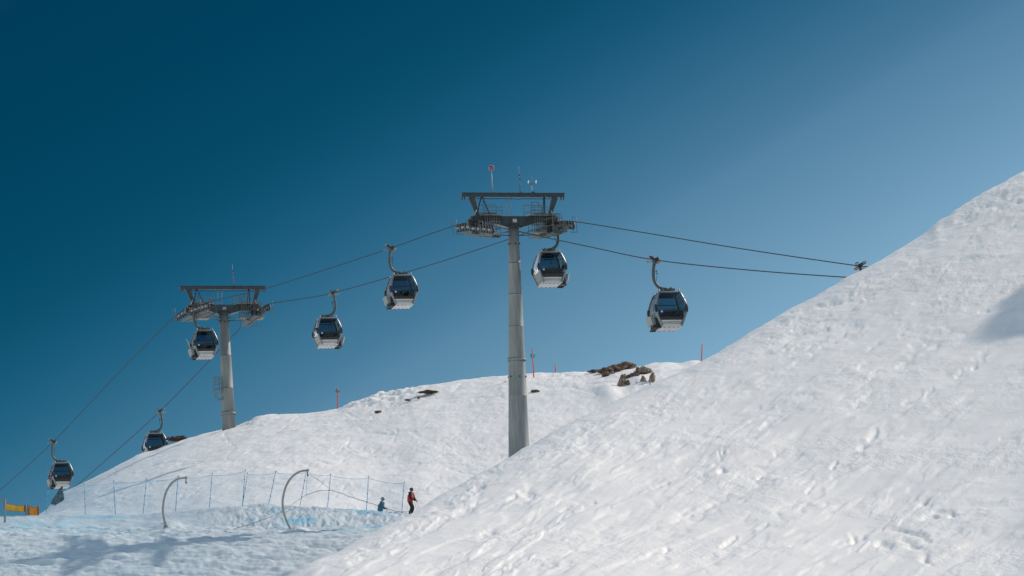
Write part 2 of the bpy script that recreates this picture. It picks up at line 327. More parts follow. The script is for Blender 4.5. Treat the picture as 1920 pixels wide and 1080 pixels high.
def carve(pts, wd, depth, Dlo, Dhi):
    global rel
    xs = [p[0] for p in pts]; ys = [p[1] for p in pts]; pad = wd*4
    ci = np.where((cols > min(xs)-pad) & (cols < max(xs)+pad))[0]; ri = np.where((rows > Dlo) & (rows < Dhi))[0]
    sl = np.ix_(ri, ci); w_, s_, b_ = seg(PX[sl]+WX[sl]*wd*2.2, PY[sl]+WY[sl]*wd*2.0, pts, wd); w_ = w_*WD[sl]
    rel[sl] += CARVE*(-depth*w_ + depth*0.10*np.exp(-((b_-wd*2.4)/(wd*1.1))**2))
CARVE = 0.30; WX = fbm(X/.8, Y/1.3, 301, 3)*2-1; WY = fbm(X/.8, Y/1.3, 303, 3)*2-1; WD = .35+1.3*sst(.3, .7, fbm(X/1.1, Y/1.6, 305, 2)); rnd = random.Random(5)
# gouges, slots and slide marks on the near slope
for pts, wd, dp in [(((1600,1003),(1660,990),(1700,992),(1740,1010)), 5, .30), (((1652,1018),(1668,1022)), 8, .35), (((1700,1012),(1728,1026),(1742,1050)), 6, .28),
                    (((1755,955),(1790,972),(1830,965)), 16, .35), (((1500,960),(1515,948),(1545,945)), 4, .2), (((1700,753),(1727,742)), 4, .28), (((1735,742),(1748,731)), 3, .2),
                    (((1632,822),(1640,815)), 4, .28), (((1618,845),(1624,840)), 4, .26), (((1562,877),(1568,868)), 3, .22), (((1512,920),(1530,902)), 2.5, .22), (((1420,995),(1436,982)), 3, .25),
                    (((1360,1020),(1376,1010)), 4, .3), (((1330,822),(1346,818)), 3, .2), (((1348,845),(1352,858),(1336,872)), 2.5, .18), (((1060,935),(1110,942)), 4, .26), (((1175,845),(1240,835)), 6, .2),
                    (((1245,1045),(1256,1032)), 5, .3), (((1590,1012),(1600,1005)), 5, .3), (((1228,915),(1250,905)), 3, .2), (((1410,765),(1420,762)), 4, .2), (((1795,702),(1802,694)), 3, .25), (((1880,825),(1905,830)), 3, .25),
                    (((985,925),(1000,930)), 7, .25), (((1130,818),(1190,832)), 9, .26), (((1150,840),(1180,845)), 7, .26), (((1015,880),(1060,870)), 6, .18), (((905,1000),(918,996)), 8, .28), (((1240,750),(1320,735)), 4, .16)]:
    carve(pts, wd, dp*0.8, 165, 312)
for k in range(26):                                                     # trodden holes
    x = rnd.uniform(700, 1910); y = float(y_c(x))+rnd.uniform(8, 330)
    if y > 1075: continue
    l = rnd.uniform(2, 12); carve(((x, y), (x+l, y-l*rnd.uniform(.1, .7))), rnd.uniform(2, 4.5), rnd.uniform(.08, .2), 165, 312)
carve(((1250,1000),(1560,800),(1750,640),(1900,540)), 12, .14, 165, 312)   # long slide troughs
carve(((1330,1060),(1600,860),(1800,700),(1925,600)), 10, .12, 165, 312)
carve(((1010,1070),(1300,900),(1480,770),(1690,610)), 9, .12, 165, 312)
# ploughed bank, piste and back hill
bank = ((DD > 366) & (DD < 381))*sst(320, 520, PX)*(1-sst(800, 900, PX))*sst(366, 370, DD)
rd = lambda sx, sy, k, o: 1-np.abs(2*fbm(X/sx, Y/sy, k, o, .62)-1)*2.2
rel += bank*(0.30*(fbm(X/2.2, Y/2.4, 41, 2)-.5) + 0.11*rd(.9, 1.3, 43, 4) + 0.05*rd(.33, .6, 47, 2) - .05)
piste = ((DD > 340) & (DD < 369))*sst(341, 346, DD)
rel += piste*(0.50*(fbm(X/6+Y/5, Y/1.5, 51, 5, .65)-.5) + 0.34*(1-np.abs(2*fbm(X/2.6+Y/4, Y/.7, 52, 3)-1)) + 0.26*(fbm(X/.8, Y/.8, 53, 3)-.5))
left_bank = ((DD > 362) & (DD < 379))*(1-sst(320, 400, PX))
rel += left_bank*(0.28*(fbm(X/2.2, Y/1.2, 57, 4, .6)-.5))
pile = np.exp(-((PX-318)/26.)**2-((DD-367)/3.)**2)*0.55 + np.exp(-((PX-560)/22.)**2-((DD-364)/2.5)**2)*0.3; rel += pile
bh = ((DD > 381) & (DD < 700))*sst(381, 388, DD)
rel += bh*(0.40*(fbm(X/5, Y/9, 61, 4)-.5) + 0.16*(fbm(X/1.1, Y/2.4, 63, 4, .6)-.5))
crestrough = bh*np.exp(-((DD-D_h(PX)+3)/8.)**2)*(np.exp(-((PX-720)/75.)**2)+.5*np.exp(-((PX-470)/25.)**2)+.3*np.exp(-((PX-1020)/90.)**2))
rel += crestrough*(0.9*(fbm(X/.9, Y/1.5, 67, 4, .6)-.45))
lowleft = bh*(1-sst(330, 470, PX))*sst(400, 385, DD)*1.0; rel += lowleft*0.4*(fbm(X/2.5, Y/3, 69, 3)-.5)
tr = [((480,770+60),(520,812),(545,795),(560,780)), ((700,845),(740,825),(745,808)), ((640,865),(690,835),(735,812)), ((665,850),(650,838),(655,830)), ((835,830),(850,842),(862,850)),
      ((420,815),(440,840),(425,860)), ((560,868),(700,872),(800,868)), ((840,878),(880,890),(905,905)), ((170,905),(195,895),(215,880)), ((275,900),(290,922)), ((400,920),(450,905),(600,890)),
      ((800,760),(850,742),(930,735)), ((600,800),(650,790),(700,795)), ((860,760),(900,745),(940,742)), ((1040,720),(1090,730),(1120,745)), ((500,880),(560,850),(620,858)), ((330,870),(370,850),(440,845))]
for t_ in tr: carve(t_, 1.8, .10, 384, 470)
for k in range(150):
    x = rnd.uniform(180, 1150); y = rnd.uniform(float(y_h(x))+6, 950)
    l = rnd.uniform(6, 40); a = rnd.choice([rnd.uniform(-.15,.25), rnd.uniform(-1.0,-.3)]); carve(((x, y), (x+l*.5, y+l*a*.4), (x+l, y+l*a)), rnd.uniform(1.0, 2.2), rnd.uniform(.04, .12), 384, 470)
for k in range(70):
    x = rnd.uniform(-20, 650); y = rnd.uniform(1005, 1085); l = rnd.uniform(20, 120); carve(((x, y), (x+l*.5, y+rnd.uniform(-3,5)), (x+l, y+rnd.uniform(-12,6))), rnd.uniform(1.2, 2.5), rnd.uniform(.03, .09), 343, 368)
carve(((110,1080),(190,1052),(340,1000)), 1.2, .08, 343, 368)
# cornice on the far crest and a mound under the outcrop
rel += bh*(0.5*np.exp(-((PX-1140)/22.)**2-((PY-738)/14.)**2) + 0.35*np.exp(-((PX-1196)/30.)**2-((PY-716)/12.)**2) + .18*(fbm(X/1.6, Y/2, 73, 3)-.5)*np.exp(-((PX-1180)/90.)**2-((PY-705)/40.)**2))
# added knoll, unseen further up the near slope, shaped to throw the wedge of shade
kd_ = np.arange(200, 304, .05); ks_ = surf(np.full_like(kd_, 1818.0), kd_); kD = kd_[np.where(ks_ <= 612)[0][0]]
KN = P(1818, 612, kD); kn = KN+SUN*62.0+RT*3.3+UP*2.0
dx = X-kn.x; dy = Y-kn.y; rr = np.hypot(dx*np.where(dx < 0, 1.0, .8), dy*np.where(dy > 0, .04, 1.1))
kz = kn.z+0.4-rr*0.80+1.1*(fbm(X/2.5, Y/2.5, 401, 3)-.5)
msk = (rr < 34) & (DD < 345); print('knoll', [round(v, 1) for v in kn], proj(kn), 'terrain there', Z[msk & (rr < 3)][:3])
Z = np.where(msk, np.maximum(Z, kz), Z)
Z = Z+rel
dye = np.zeros_like(Z)
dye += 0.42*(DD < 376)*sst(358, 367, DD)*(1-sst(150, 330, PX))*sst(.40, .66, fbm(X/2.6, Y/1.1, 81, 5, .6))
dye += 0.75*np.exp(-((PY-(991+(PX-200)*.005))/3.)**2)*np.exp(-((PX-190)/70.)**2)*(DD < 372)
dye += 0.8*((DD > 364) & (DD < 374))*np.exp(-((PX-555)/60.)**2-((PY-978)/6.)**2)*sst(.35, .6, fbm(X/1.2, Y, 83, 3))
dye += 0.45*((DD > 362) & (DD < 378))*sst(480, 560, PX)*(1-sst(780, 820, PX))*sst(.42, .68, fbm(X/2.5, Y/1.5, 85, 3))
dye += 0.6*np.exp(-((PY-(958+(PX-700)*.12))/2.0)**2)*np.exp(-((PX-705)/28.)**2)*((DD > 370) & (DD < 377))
ice_shade = np.clip(1.0*((DD > 335) & (DD < 378)) + ((DD >= 378) & (DD < 480))*.8*sst(840, 965, PY)*(1-sst(180, 620, PX)), 0, 1)  # icy snow tone that also puts the piste's low-angle darkening into the colour
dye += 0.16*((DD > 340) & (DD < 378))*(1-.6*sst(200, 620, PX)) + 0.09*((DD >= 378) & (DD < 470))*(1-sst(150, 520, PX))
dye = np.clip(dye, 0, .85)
def sheet(name, r_a, r_b):
    ra = np.searchsorted(rows, r_a); rb = min(np.searchsorted(rows, r_b)+1, len(rows)); nr = rb-ra; nc = len(cols)
    me = bpy.data.meshes.new(name); co = np.stack([X[ra:rb], Y[ra:rb], Z[ra:rb]], -1).reshape(-1, 3).astype(np.float32)
    me.vertices.add(nr*nc); me.vertices.foreach_set('co', co.ravel())
    i, j = np.meshgrid(np.arange(nr-1), np.arange(nc-1), indexing='ij'); a = (i*nc+j).ravel()
    q = np.stack([a, a+1, a+1+nc, a+nc], -1).astype(np.int32); nf = len(q)
    me.loops.add(nf*4); me.loops.foreach_set('vertex_index', q.ravel()); me.polygons.add(nf); me.polygons.foreach_set('loop_start', np.arange(nf, dtype=np.int32)*4)
    me.polygons.foreach_set('use_smooth', np.ones(nf, bool)); me.update(calc_edges=True)
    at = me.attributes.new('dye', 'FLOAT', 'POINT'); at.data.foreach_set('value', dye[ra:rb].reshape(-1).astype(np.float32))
    at = me.attributes.new('ice_shade', 'FLOAT', 'POINT'); at.data.foreach_set('value', ice_shade[ra:rb].reshape(-1).astype(np.float32)); me.materials.append(M['snow']); ob = bpy.data.objects.new(name, me); COL.objects.link(ob); ob['kind'] = 'structure'; return ob
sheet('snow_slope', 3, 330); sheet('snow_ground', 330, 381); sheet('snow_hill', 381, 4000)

# ------------------------------------------------------------------ ropes
GAUGE = 5.5
def on_plane(px, py, side):
    q0 = T1+CROSS*(side*GAUGE/2); d = P(px, py, 1.0); t = q0.dot(CROSS)/d.dot(CROSS); return d*t
ropeL = [(1760,520),(1700,523),(1590,520),(1400,506),(1226,487),(1100,461.5),(985,437),(923,423.5),(892,421),(858,421.5),(730,466),(600,509),(497,541),(401,564),(366,575),(330,592),(215,707),(98,830),(0,919),(-130,1030)]
ropeR = [(1760,513),(1690,507),(1610,498.5),(1480,480),(1350,460),(1200,435),(1075,415.5),(1040,419),(1000,431),(953,449),(790,502),(625,549),(560,561),(505,570),(484,583),(465,600),(300,771),(150,905),(60,982),(-40,1065)]
def rope(name, pts, side, label):
    w3 = [on_plane(x, y, side) for x, y in pts]; p3 = catmull(w3, 10); mb = MB(); mb.tube(p3, 0.030, 'rope', 6)
    o = mb.build(name, origin=w3[8]); tag(o, label, 'cable', 'haul ropes of the gondola lift'); return p3
rL = rope('haul_rope', ropeL, -1, 'dark steel rope over the left wheels of both towers, running out at the left edge')
rR = rope('haul_rope', ropeR, 1, 'dark rope over the right wheels of both towers, ending at a clamp on the slope')
def rope_at(path, px):
    for a, b in zip(path[:-1], path[1:]):
        xa, xb = proj(a)[0], proj(b)[0]
        if (xa-px)*(xb-px) <= 0: return a.lerp(b, (px-xa)/(xb-xa))

# ------------------------------------------------------------------ gondola cabins
RZ = math.atan2(CROSS.y, CROSS.x)-R(2.5)
HXT = [(0,.64),(-.1,.70),(-.35,.80),(-.7,.915),(-1.0,.965),(-1.2,.965),(-1.45,.88),(-1.75,.76),(-2.02,.655)]
HYT = [(0,.62),(-.1,.67),(-.35,.76),(-.7,.86),(-1.0,.91),(-1.2,.91),(-1.45,.87),(-1.75,.82),(-2.02,.78)]
def lerp_t(t, z):
    for (z1, v1), (z2, v2) in zip(t[:-1], t[1:]):
        if z <= z1 and z >= z2: return v1+(v2-v1)*(z1-z)/(z1-z2)
    return t[-1][1] if z < t[-1][0] else t[0][1]
CX, ZR = 0.58, -2.03
def cab(x, y, z): return Vector((CX+x, y, ZR+z))
def side_pts(axis, sgn, z, t0, t1, n, off=0.0):
    hx, hy = lerp_t(HXT, z)+off, lerp_t(HYT, z)+off; out = []
    for i in range(n+1):
        t = t0+(t1-t0)*i/n; bow = 0.05*(1-t*t)
        if axis == 'y': out.append(cab(t*(hx), sgn*(hy-.06+bow), z))
        else: out.append(cab(sgn*(hx-.03+bow*.6), t*(hy), z))
    return out
def patch(mb, axis, sgn, zs, t0, t1, mt, n=6, off=0.0, thick=0.0):
    ring = [side_pts(axis, sgn, z, t0(z) if callable(t0) else t0, t1(z) if callable(t1) else t1, n, off) for z in zs]
    vs = [p for r_ in ring for p in r_]; fs = []
    for j in range(len(zs)-1):
        for i in range(n): a = j*(n+1)+i; fs.append((a, a+1, a+n+2, a+n+1))
    mb.add(vs, fs, mt, True)
    if thick:
        d = Vector((0, -sgn*thick, 0)) if axis == 'y' else Vector((-sgn*thick, 0, 0)); b = len(vs)
        vs2 = vs+[v+d for v in vs]; nn = n+1; rows_ = len(zs); fs2 = []
        for j in range(rows_-1):
            for i in (0, n): a = j*nn+i; fs2.append((a, a+nn, a+nn+b, a+b))
        for j in (0, rows_-1):
            for i in range(n): a = j*nn+i; fs2.append((a, a+1, a+1+b, a+b))
        mb.add(vs2, fs2, mt)
ZS = [-.02,-.1,-.22,-.35,-.52,-.7,-.85,-1.0,-1.1,-1.2,-1.32,-1.45,-1.6,-1.75,-1.9,-2.02]
def zsub(a, b): return [a]+[z for z in ZS if b < z < a]+[b]
def make_cabin():
    root = empty('gondola_cabin', (0,0,0))
    g = MB()                                                           # clamp on the rope
    g.tube([(-.30,0,.20),(.10,0,-.02)], .085, 'dark', 10); g.tube([(-.38,0,.245),(-.29,0,.195)], .075, 'orange', 10)
    g.box((.06,0,-.02), (.22,.55,.15), 'dark'); g.bar((-.02,-.42,.02), (-.02,.42,.02), .09, .09, 'dark'); g.tube([(0,-.62,.0),(0,.62,.0)], .05, 'dark', 8)
    g.tube([(-.46,.0,-.12),(.02,.0,-.12)], .028, 'light_steel', 8); g.tube([(-.50,0,-.12),(-.44,0,-.12)], .065, 'orange', 10)
    for s in (-1, 1): g.tube([(.1,s*.2,-.13),(.28,s*.2,-.13)], .06, 'orange', 10)
    g.tube([(.12,-.25,.12),(.2,-.1,.17),(.2,.1,.17),(.12,.25,.12)], .03, 'dark', 6)
    g.build('grip', root)
    h = MB(); pts = catmull([(.0,0,-.08),(-.07,0,-.3),(-.13,0,-.62),(-.15,0,-1.05),(-.08,0,-1.36),(.10,0,-1.60),(.34,0,-1.73),(.64,0,-1.77)], 5)
    rs = [.10+.0*i for i in range(len(pts))]; rs[0] = .12; rs[1] = .115; rs[2] = .11
    h.tube(pts, rs, 'hanger', 10); h.tube([(-.03,0,-.7),(.08,0,-.72)], .02, 'dark', 6); h.tube([(.06,0,-.62),(.08,0,-.95),(.0,0,-1.28)], .014, 'dark', 6); h.box((.08,0,-.82), (.07,.07,.05), 'dark'); h.box((.07,0,-.66), (.05,.06,.05), 'dark')
    h.build('hanger', root)
    a = MB(); a.box((CX+.02,0,-1.79), (.98,.16,.12), 'grey')
    for x in (-.24, .24):
        a.box((CX+x,0,-1.79), (.13,.34,.2), 'grey'); a.box((CX+x,0,-1.69), (.07,.14,.06), 'grey')
        a.bar((CX+x,-.5,-1.93), (CX+x,.5,-1.93), .09, .09, 'grey'); a.box((CX+x,-.42,-1.99), (.1,.12,.14), 'dark'); a.box((CX+x,.42,-1.99), (.1,.12,.14), 'dark'); a.box((CX+x,0,-1.91), (.09,.3,.12), 'grey')
    a.build('suspension_frame', root)
    rf = MB(); vs = []; N = 6
    for k, (z, sx) in enumerate(((-.02, 1.0), (.05, .93), (.075, .6))):
        for i in range(20):
            t = 2*math.pi*i/20; c, s = math.cos(t), math.sin(t); q = (abs(c)**6+abs(s)**6)**(-1/6); vs.append(cab(c*q*.655*sx, s*q*.62*sx, z))
    fs = [(j*20+i, j*20+(i+1)%20, (j+1)*20+(i+1)%20, (j+1)*20+i) for j in range(2) for i in range(20)]+[tuple(range(40, 60))]
    rf.add(vs, fs, 'silver', True)
    rf.add([cab(-.6,-.58,-.05), cab(.6,-.58,-.05), cab(.6,.58,-.05), cab(-.6,.58,-.05)], [(0,1,2,3)], 'grey')
    roof = rf.build('roof', root)
    for sx in (-1, 1):
        for sy in (-1, 1):
            k = MB(); k.tube([cab(sx*.60,sy*.585,.0), cab(sx*.60,sy*.585,.10)], [.055,.045], 'silver', 8); k.ell(cab(sx*.60,sy*.585,.13), .055,.055,.05, 'silver', nu=8, nv=6); k.build('lifting_eye', roof)
    # corner posts, roof rim and sill bands
    fr = MB()
    PW = lambda z: 1-.125/lerp_t(HXT, z); PWy = lambda z: 1-.12/lerp_t(HYT, z)
    for s in (-1, 1):
        for t in (-1, 1):
            patch(fr, 'y', s, ZS, (lambda z, t=t: t*1.0), (lambda z, t=t: t*PW(z)), 'silver', 2, .02, .05)
            patch(fr, 'x', s, ZS, (lambda z, t=t: t*1.0), (lambda z, t=t: t*PWy(z)), 'silver', 2, .02, .05)
            vs = []; fs = []                                            # rounded corner between the two faces
            for z in ZS:
                p = side_pts('y', s, z, t, t, 1, .02)[0]; q = side_pts('x', t, z, s, s, 1, .02)[0]; mid = (p+q)/2+Vector((t*.02, s*.02, 0)); vs += [p, mid, q]
            for j in range(len(ZS)-1):
                for i in (0, 1): a_ = j*3+i; fs.append((a_, a_+1, a_+4, a_+3))
            fr.add(vs, fs, 'silver', True)
    for s in (-1, 1):
        patch(fr, 'y', s, [0.0, -.055], -.9, .9, 'silver', 4, .015, .03); patch(fr, 'x', s, [0.0, -.055], -.9, .9, 'silver', 4, .015, .03)
    fr.build('frame', root)
    for s in (-1, 1):                                                    # end panes
        zs = zsub(-.055, -1.72); w_ = MB(); patch(w_, 'y', s, zs, (lambda z: -PW(z)), (lambda z: PW(z)), 'glass', 6); pane = w_.build('window', root)
        for za, zb, nm in ((-.055,-.15,'top_band'),(-1.14,-1.20,'waist_band'),(-1.52,-1.72,'lower_band')):
            fm = MB(); patch(fm, 'y', s, zsub(za, zb), (lambda z: -PW(z)), (lambda z: PW(z)), 'dark', 4, .004); fm.build(nm, pane)
        em = MB(); c = cab(s*.60, s*.90, -1.225)                           # round blue emblem with a pale peak
        em.tube([c+Vector((0,s*.012,0)), c+Vector((0,s*.022,0))], .085, 'bluefoil', 16)
        em.add([c+Vector((s*-.045,s*.028,-.04)), c+Vector((s*.045,s*.028,-.04)), c+Vector((0,s*.028,.05))], [(0,1,2)], 'white'); em.build('emblem', root)
        lp = MB(); patch(lp, 'y', s, zsub(-1.72,-2.02), (lambda z: -PW(z)), (lambda z: PW(z)), 'under', 6, -.005)
        for z in (-1.80, -1.86, -1.92): patch(lp, 'y', s, [z, z-.022], -.8, .8, 'grey', 4, .004)
        lp.build('end_panel', root)
    for s in (-1, 1):                                                    # sides: the outer one carries the sliding doors
        top = -.055; bot = -1.36
        for t0, t1 in ((-.90,-.47),(-.43,-.02),(.02,.43),(.47,.90)):
            w_ = MB(); patch(w_, 'x', s, zsub(top, bot), t0, t1, 'glass', 3); w_.build('door_pane' if s < 0 and abs(t0+t1) < .6 else 'window', root)
        mm = MB()
        for t in (-.45, 0, .45): patch(mm, 'x', s, zsub(top, bot), t-.022, t+.022, 'dark', 1, .01, .02)
        mm.build('mullions', root)
        lp = MB(); patch(lp, 'x', s, zsub(bot, -2.02), -.9, .9, 'silver', 6, -.003)
        for t in (-.45, 0, .45): patch(lp, 'x', s, zsub(bot, -1.98), t-.008, t+.008, 'grey', 1, .004)
        patch(lp, 'x', s, [-1.86,-1.90], -.86, .86, 'grey', 4, .004); lp.build('side_panel', root)
    for sx in (-1, 1):
        for sy in (-1, 1):
            b = MB(); c = cab(sx*.93, sy*.87, -1.04); b.ell(c, .095, .11, .27, 'rubber', nu=10, nv=8); b.build('bumper', root)
    fl = MB(); fl.box(cab(0,0,-2.06), (1.30,1.54,.08), 'under'); fl.box(cab(0,0,-2.115), (1.18,1.36,.03), 'under')
    for sy in (-1, 1):
        for k in range(4): fl.box(cab(-.42+k*.28, sy*.60, -2.135), (.11,.06,.012), 'dark'); fl.box(cab(-.36+k*.28, sy*.56, -2.137), (.04,.05,.012), 'dark')
    for sx in (-1, 1):
        for sy in (-1, 1): fl.box(cab(sx*.63, sy*.76, -2.05), (.08,.08,.09), 'silver')
    fl.build('floor', root)
    for s in (-1, 1):
        be = MB(); be.box(cab(0, s*.48, -1.66), (1.35,.42,.07), 'bench'); be.box(cab(0, s*.46, -1.84), (1.2,.3,.3), 'bench'); be.box(cab(0, s*.74, -1.40), (1.45,.07,.5), 'bench'); be.build('bench', root)
    hr = MB(); hr.tube([cab(-.78,.76,-.55), cab(.78,.76,-.55)], .022, 'dark', 6); hr.tube([cab(-.6,0,-.12), cab(.6,0,-.12)], .03, 'dark', 6); hr.box(cab(0,0,-.10), (.5,.35,.06), 'dark'); hr.build('handrail', root)
    sr = MB()                                                            # ski quiver on the outer side
    for y in (-.46, .04):
        vs = []
        for z, o_ in ((-1.44, 0.16), (-1.93, .03)):
            for dx_, dy_ in ((0,0),(-.22,0),(-.29,.10),(-.29,.32),(-.22,.40),(0,.40)): vs.append(cab(-.86-o_*1.0+dx_+.04, y+dy_, z))
        sr.add(vs, [(0,1,7,6),(1,2,8,7),(2,3,9,8),(3,4,10,9),(4,5,11,10),(5,0,6,11),(0,5,4,3,2,1),(6,7,8,9,10,11)], 'silver')
    sr.build('ski_rack', root)
    br = MB(); br.box(cab(-.78,-.05,-1.72), (.12,1.3,.5), 'dark'); br.box(cab(-.76,-.05,-2.05), (.3,1.25,.10), 'rubber'); br.tube([cab(-.6,-.7,-2.1), cab(-.98,-.62,-2.14), cab(-.98,.5,-2.14), cab(-.64,.6,-2.1)], .055, 'rubber', 8)
    br.bar(cab(-.80,-.6,-1.6), cab(-.95,-.6,-2.1), .06, .06, 'dark'); br.bar(cab(-.80,.5,-1.6), cab(-.95,.5,-2.1), .06, .06, 'dark'); br.build('rack_bracket', root)
    return root
cabin0 = make_cabin()
CABS = [(1228, -1, 'grey cabin on its own at the right, above the near snow slope'), (733, -1, 'silver grey cabin on the upper rope between the two towers'),
        (366, -1, 'cabin with pale skis in its rack, hanging at the left of the far tower'), (100, -1, 'cabin with a red ski in its rack, above the orange banners at far left'),
        (1041, 1, 'cabin hanging under the right wheels of the tall near tower'), (624, 1, 'silver grey cabin on the lower rope between the two towers'),
        (300, 1, 'cabin sinking behind the crest of the snow hill, its floor hidden'), (1612, 1, 'cabin hidden behind the near slope, only its dark rope clamp showing')]
cabs = []
for i, (px, side, lab) in enumerate(CABS):
    o_ = cabin0 if i == 0 else copy_tree(cabin0)
    p = rope_at(rL if side < 0 else rR, px); o_.location = p; o_.rotation_euler = (0,0,RZ+(math.pi if side > 0 else 0)); tag(o_, lab, 'gondola', 'gondola cabins on the lift'); cabs.append(o_)
    print('cabin', px, [round(v, 1) for v in proj(p)])
def skis(name, cabin, y, mts, tilt, label):
    mb = MB(); Mx = Matrix.Rotation(RZ, 3, 'Z')
    for k, mt in enumerate(mts):
        a = cab(-.98, y+k*.1, -1.88); b = a+Vector((tilt-.02*k, .12*k, 1.15+.05*k)); c = b+Vector((tilt*.15-.02, .02, .1))
        mb.bar(a, b, .09, .025, mt, (0,1,0)); mb.bar(b, c, .09, .025, mt, (0,1,0), .04, .02)
    mb.box(cab(-1.08, y, -1.15), (.14,.16,.14), 'dark')
    mb.v = [Mx @ v for v in mb.v]
    org = Mx @ cab(-.98, y, -1.88); o_ = mb.build(name, origin=org); o_.location = Vector(cabin.location)+org; tag(o_, label, 'skis')
skis('skis', cabs[2], -.25, ['skiwood', 'dark'], -.42, 'pale and black skis standing in the rack of the cabin at the far tower')
skis('skis', cabs[3], -.25, ['skired'], -.22, 'red ski standing in the rack of the far left cabin')

# ------------------------------------------------------------------ towers
def make_tower(top, base, tilt_down, far, label, path_pts, joints, bolts, r_top, r_bot):
    """top = world point at the head of the mast; base = foot point in the snow"""
    root = empty('lift_tower', base); tag(root, label, 'lift tower', 'steel towers carrying the gondola lift')
    axis = (top-base).normalized()
    Xc = CROSS.copy(); Zc = (Vector((0,0,1))*math.cos(tilt_down)-LINE*math.sin(tilt_down)).normalized(); Yc = Zc.cross(Xc).normalized()
    def W(x, y, z): return top+Xc*x+Yc*y+Zc*z
    B_ = lambda mb, name, par=root: mb.build(name, par, base)
    # mast
    Lh = (top-base).length; ms = MB(); n = 28; pts = []; rs = []
    steps = sorted(set([0, 1]+[j for j in joints])); 
    prof = [(0, r_bot)]
    for j in sorted(joints): prof += [(j-.0015, None), (j-.0010, 'g'), (j+.0010, 'g'), (j+.0015, None)]
    prof.append((1, r_top))
    for t, r_ in prof:
        rr_ = r_bot+(r_top-r_bot)*t; pts.append(base+axis*(Lh*t)); rs.append(rr_*(1.012 if r_ == 'g' else 1.0))
    ms.tube(pts, rs, 'galv', n); pole = B_(ms, 'mast')
    for f_ in joints[:0]: pass
    for j, big in zip(joints, [False]*len(joints)): pass
    sw = MB()
    for j in joints: rr_ = r_bot+(r_top-r_bot)*j; c = base+axis*(Lh*j); sw.tube([c-axis*.018, c+axis*.018], rr_+.006, 'steel', n)
    sw.build('weld_seams', pole, base)
    for j in (far['flange'],):
        fl = MB(); rr_ = r_bot+(r_top-r_bot)*j; c = base+axis*(Lh*j); fl.tube([c-axis*.08, c+axis*.08], rr_+.07, 'galv', n)
        for k in range(14):
            t = 2*math.pi*k/14; q = c+(Xc*math.cos(t)+Yc*math.sin(t))*(rr_+.04); fl.tube([q-axis*.12, q+axis*.12], .025, 'dark', 6)
        fl.build('flange', pole, base)
    for j in bolts:
        rr_ = r_bot+(r_top-r_bot)*j; c = base+axis*(Lh*j)
        for k in range(6):
            t = 2*math.pi*k/6+.5; d = Xc*math.cos(t)+Yc*math.sin(t); bl = MB(); bl.tube([c+d*(rr_-.01), c+d*(rr_+.07)], .05, 'steel', 8); bl.build('lifting_lug', pole, base)
    # head beam: a deep box girder, tapered towards its ends
    hb = MB(); prof = [(-2.95,.30,.62),(-1.75,.26,.64),(-1.5,.20,.64),(-.45,-.10,.64),(.45,-.10,.64),(1.5,.20,.64),(1.75,.26,.64),(2.95,.30,.62)]; vs = []; fs = []
    for x, z0, z1 in prof: vs += [W(x,-.24,z0), W(x,.24,z0), W(x,.24,z1), W(x,-.24,z1)]
    for i in range(len(prof)-1):
        for k in range(4): a = i*4+k; b = i*4+(k+1)%4; fs.append((a, b, b+4, a+4))
    fs += [(3,2,1,0), tuple(len(vs)-4+k for k in range(4))]; hb.add(vs, fs, 'steel')
    for x0, x1 in ((-1.75,-.45),(-.45,.45),(.45,1.75)): pass
    hb.bar(W(-1.5,0,.185), W(-.45,0,-.115), .6, .03, 'light_steel', Yc); hb.bar(W(1.5,0,.185), W(.45,0,-.115), .6, .03, 'light_steel', Yc)
    hb.tube([W(0,0,-.12), W(0,0,-.02)], r_top+.22, 'steel', 20); hb.box(W(0,-.26,.15), (.55,.04,.5), 'steel', Xc, Yc, Zc)
    for x in (-.85, .85): hb.tube([W(x,-.25,.42), W(x,-.2,.42)], .05, 'dark', 8)
    B_(hb, 'head_beam')
    pl = MB(); pl.box(W(0,-.295,.33), (.30,.03,.24), 'light_steel', Xc, Yc, Zc)
    if far['emblem']:
        for s in (-1, 1):
            for a, b in ((.03,-.08),(.03,.08)): pl.bar(W(s*.07-.0,-.325,.43), W(s*.07+b*.55,-.325,.23), .03, .012, 'white', Xc)
        pl.bar(W(-.12,-.326,.42), W(.12,-.326,.42), .025, .012, 'white', Zc)
    B_(pl, 'maker_plate')
    # top gantry
    gb = MB(); gb.box(W(0,0,2.05), (6.98,.26,.22), 'steel', Xc, Yc, Zc); gb.box(W(0,0,2.175), (7.02,.34,.03), 'steel', Xc, Yc, Zc); gb.box(W(0,0,1.925), (7.0,.32,.03), 'steel', Xc, Yc, Zc)
    for s in (-1, 1):
        for x in (3.28, 3.45): gb.bar(W(s*x,0,1.93), W(s*x,0,1.74), .07, .05, 'steel', Xc); gb.bar(W(s*x,0,1.76), W(s*x-.06,0,1.72), .05, .05, 'steel')
    B_(gb, 'gantry_beam')
    for s in (-1, 1):
        lg = MB(); lg.bar(W(s*2.85,-.05,1.92), W(s*2.42,-.05,.55), .42, .16, 'steel', Xc, .17, .14); B_(lg, 'gantry_leg')
        for x0, x1, y1 in ((2.10,1.78,-.75),(2.16,2.36,.75)): lg = MB(); lg.bar(W(s*x0,0,1.93), W(s*x1,y1,.6), .07, .06, 'steel', Xc); B_(lg, 'gantry_brace')
    cb = MB(); cb.tube(catmull([W(-2.6,-.1,1.92), W(-2.35,-.1,1.8), W(0,-.1,1.79), W(.35,-.1,1.74), W(.6,-.1,1.79), W(2.4,-.1,1.8), W(2.4,-.1,1.92)], 3), .022, 'dark', 6)
    B_(cb, 'conduit')
    ld = MB()
    for x in (-.36, -.03): ld.bar(W(x,.3,1.94), W(x,.3,.64), .035, .035, 'light_steel')
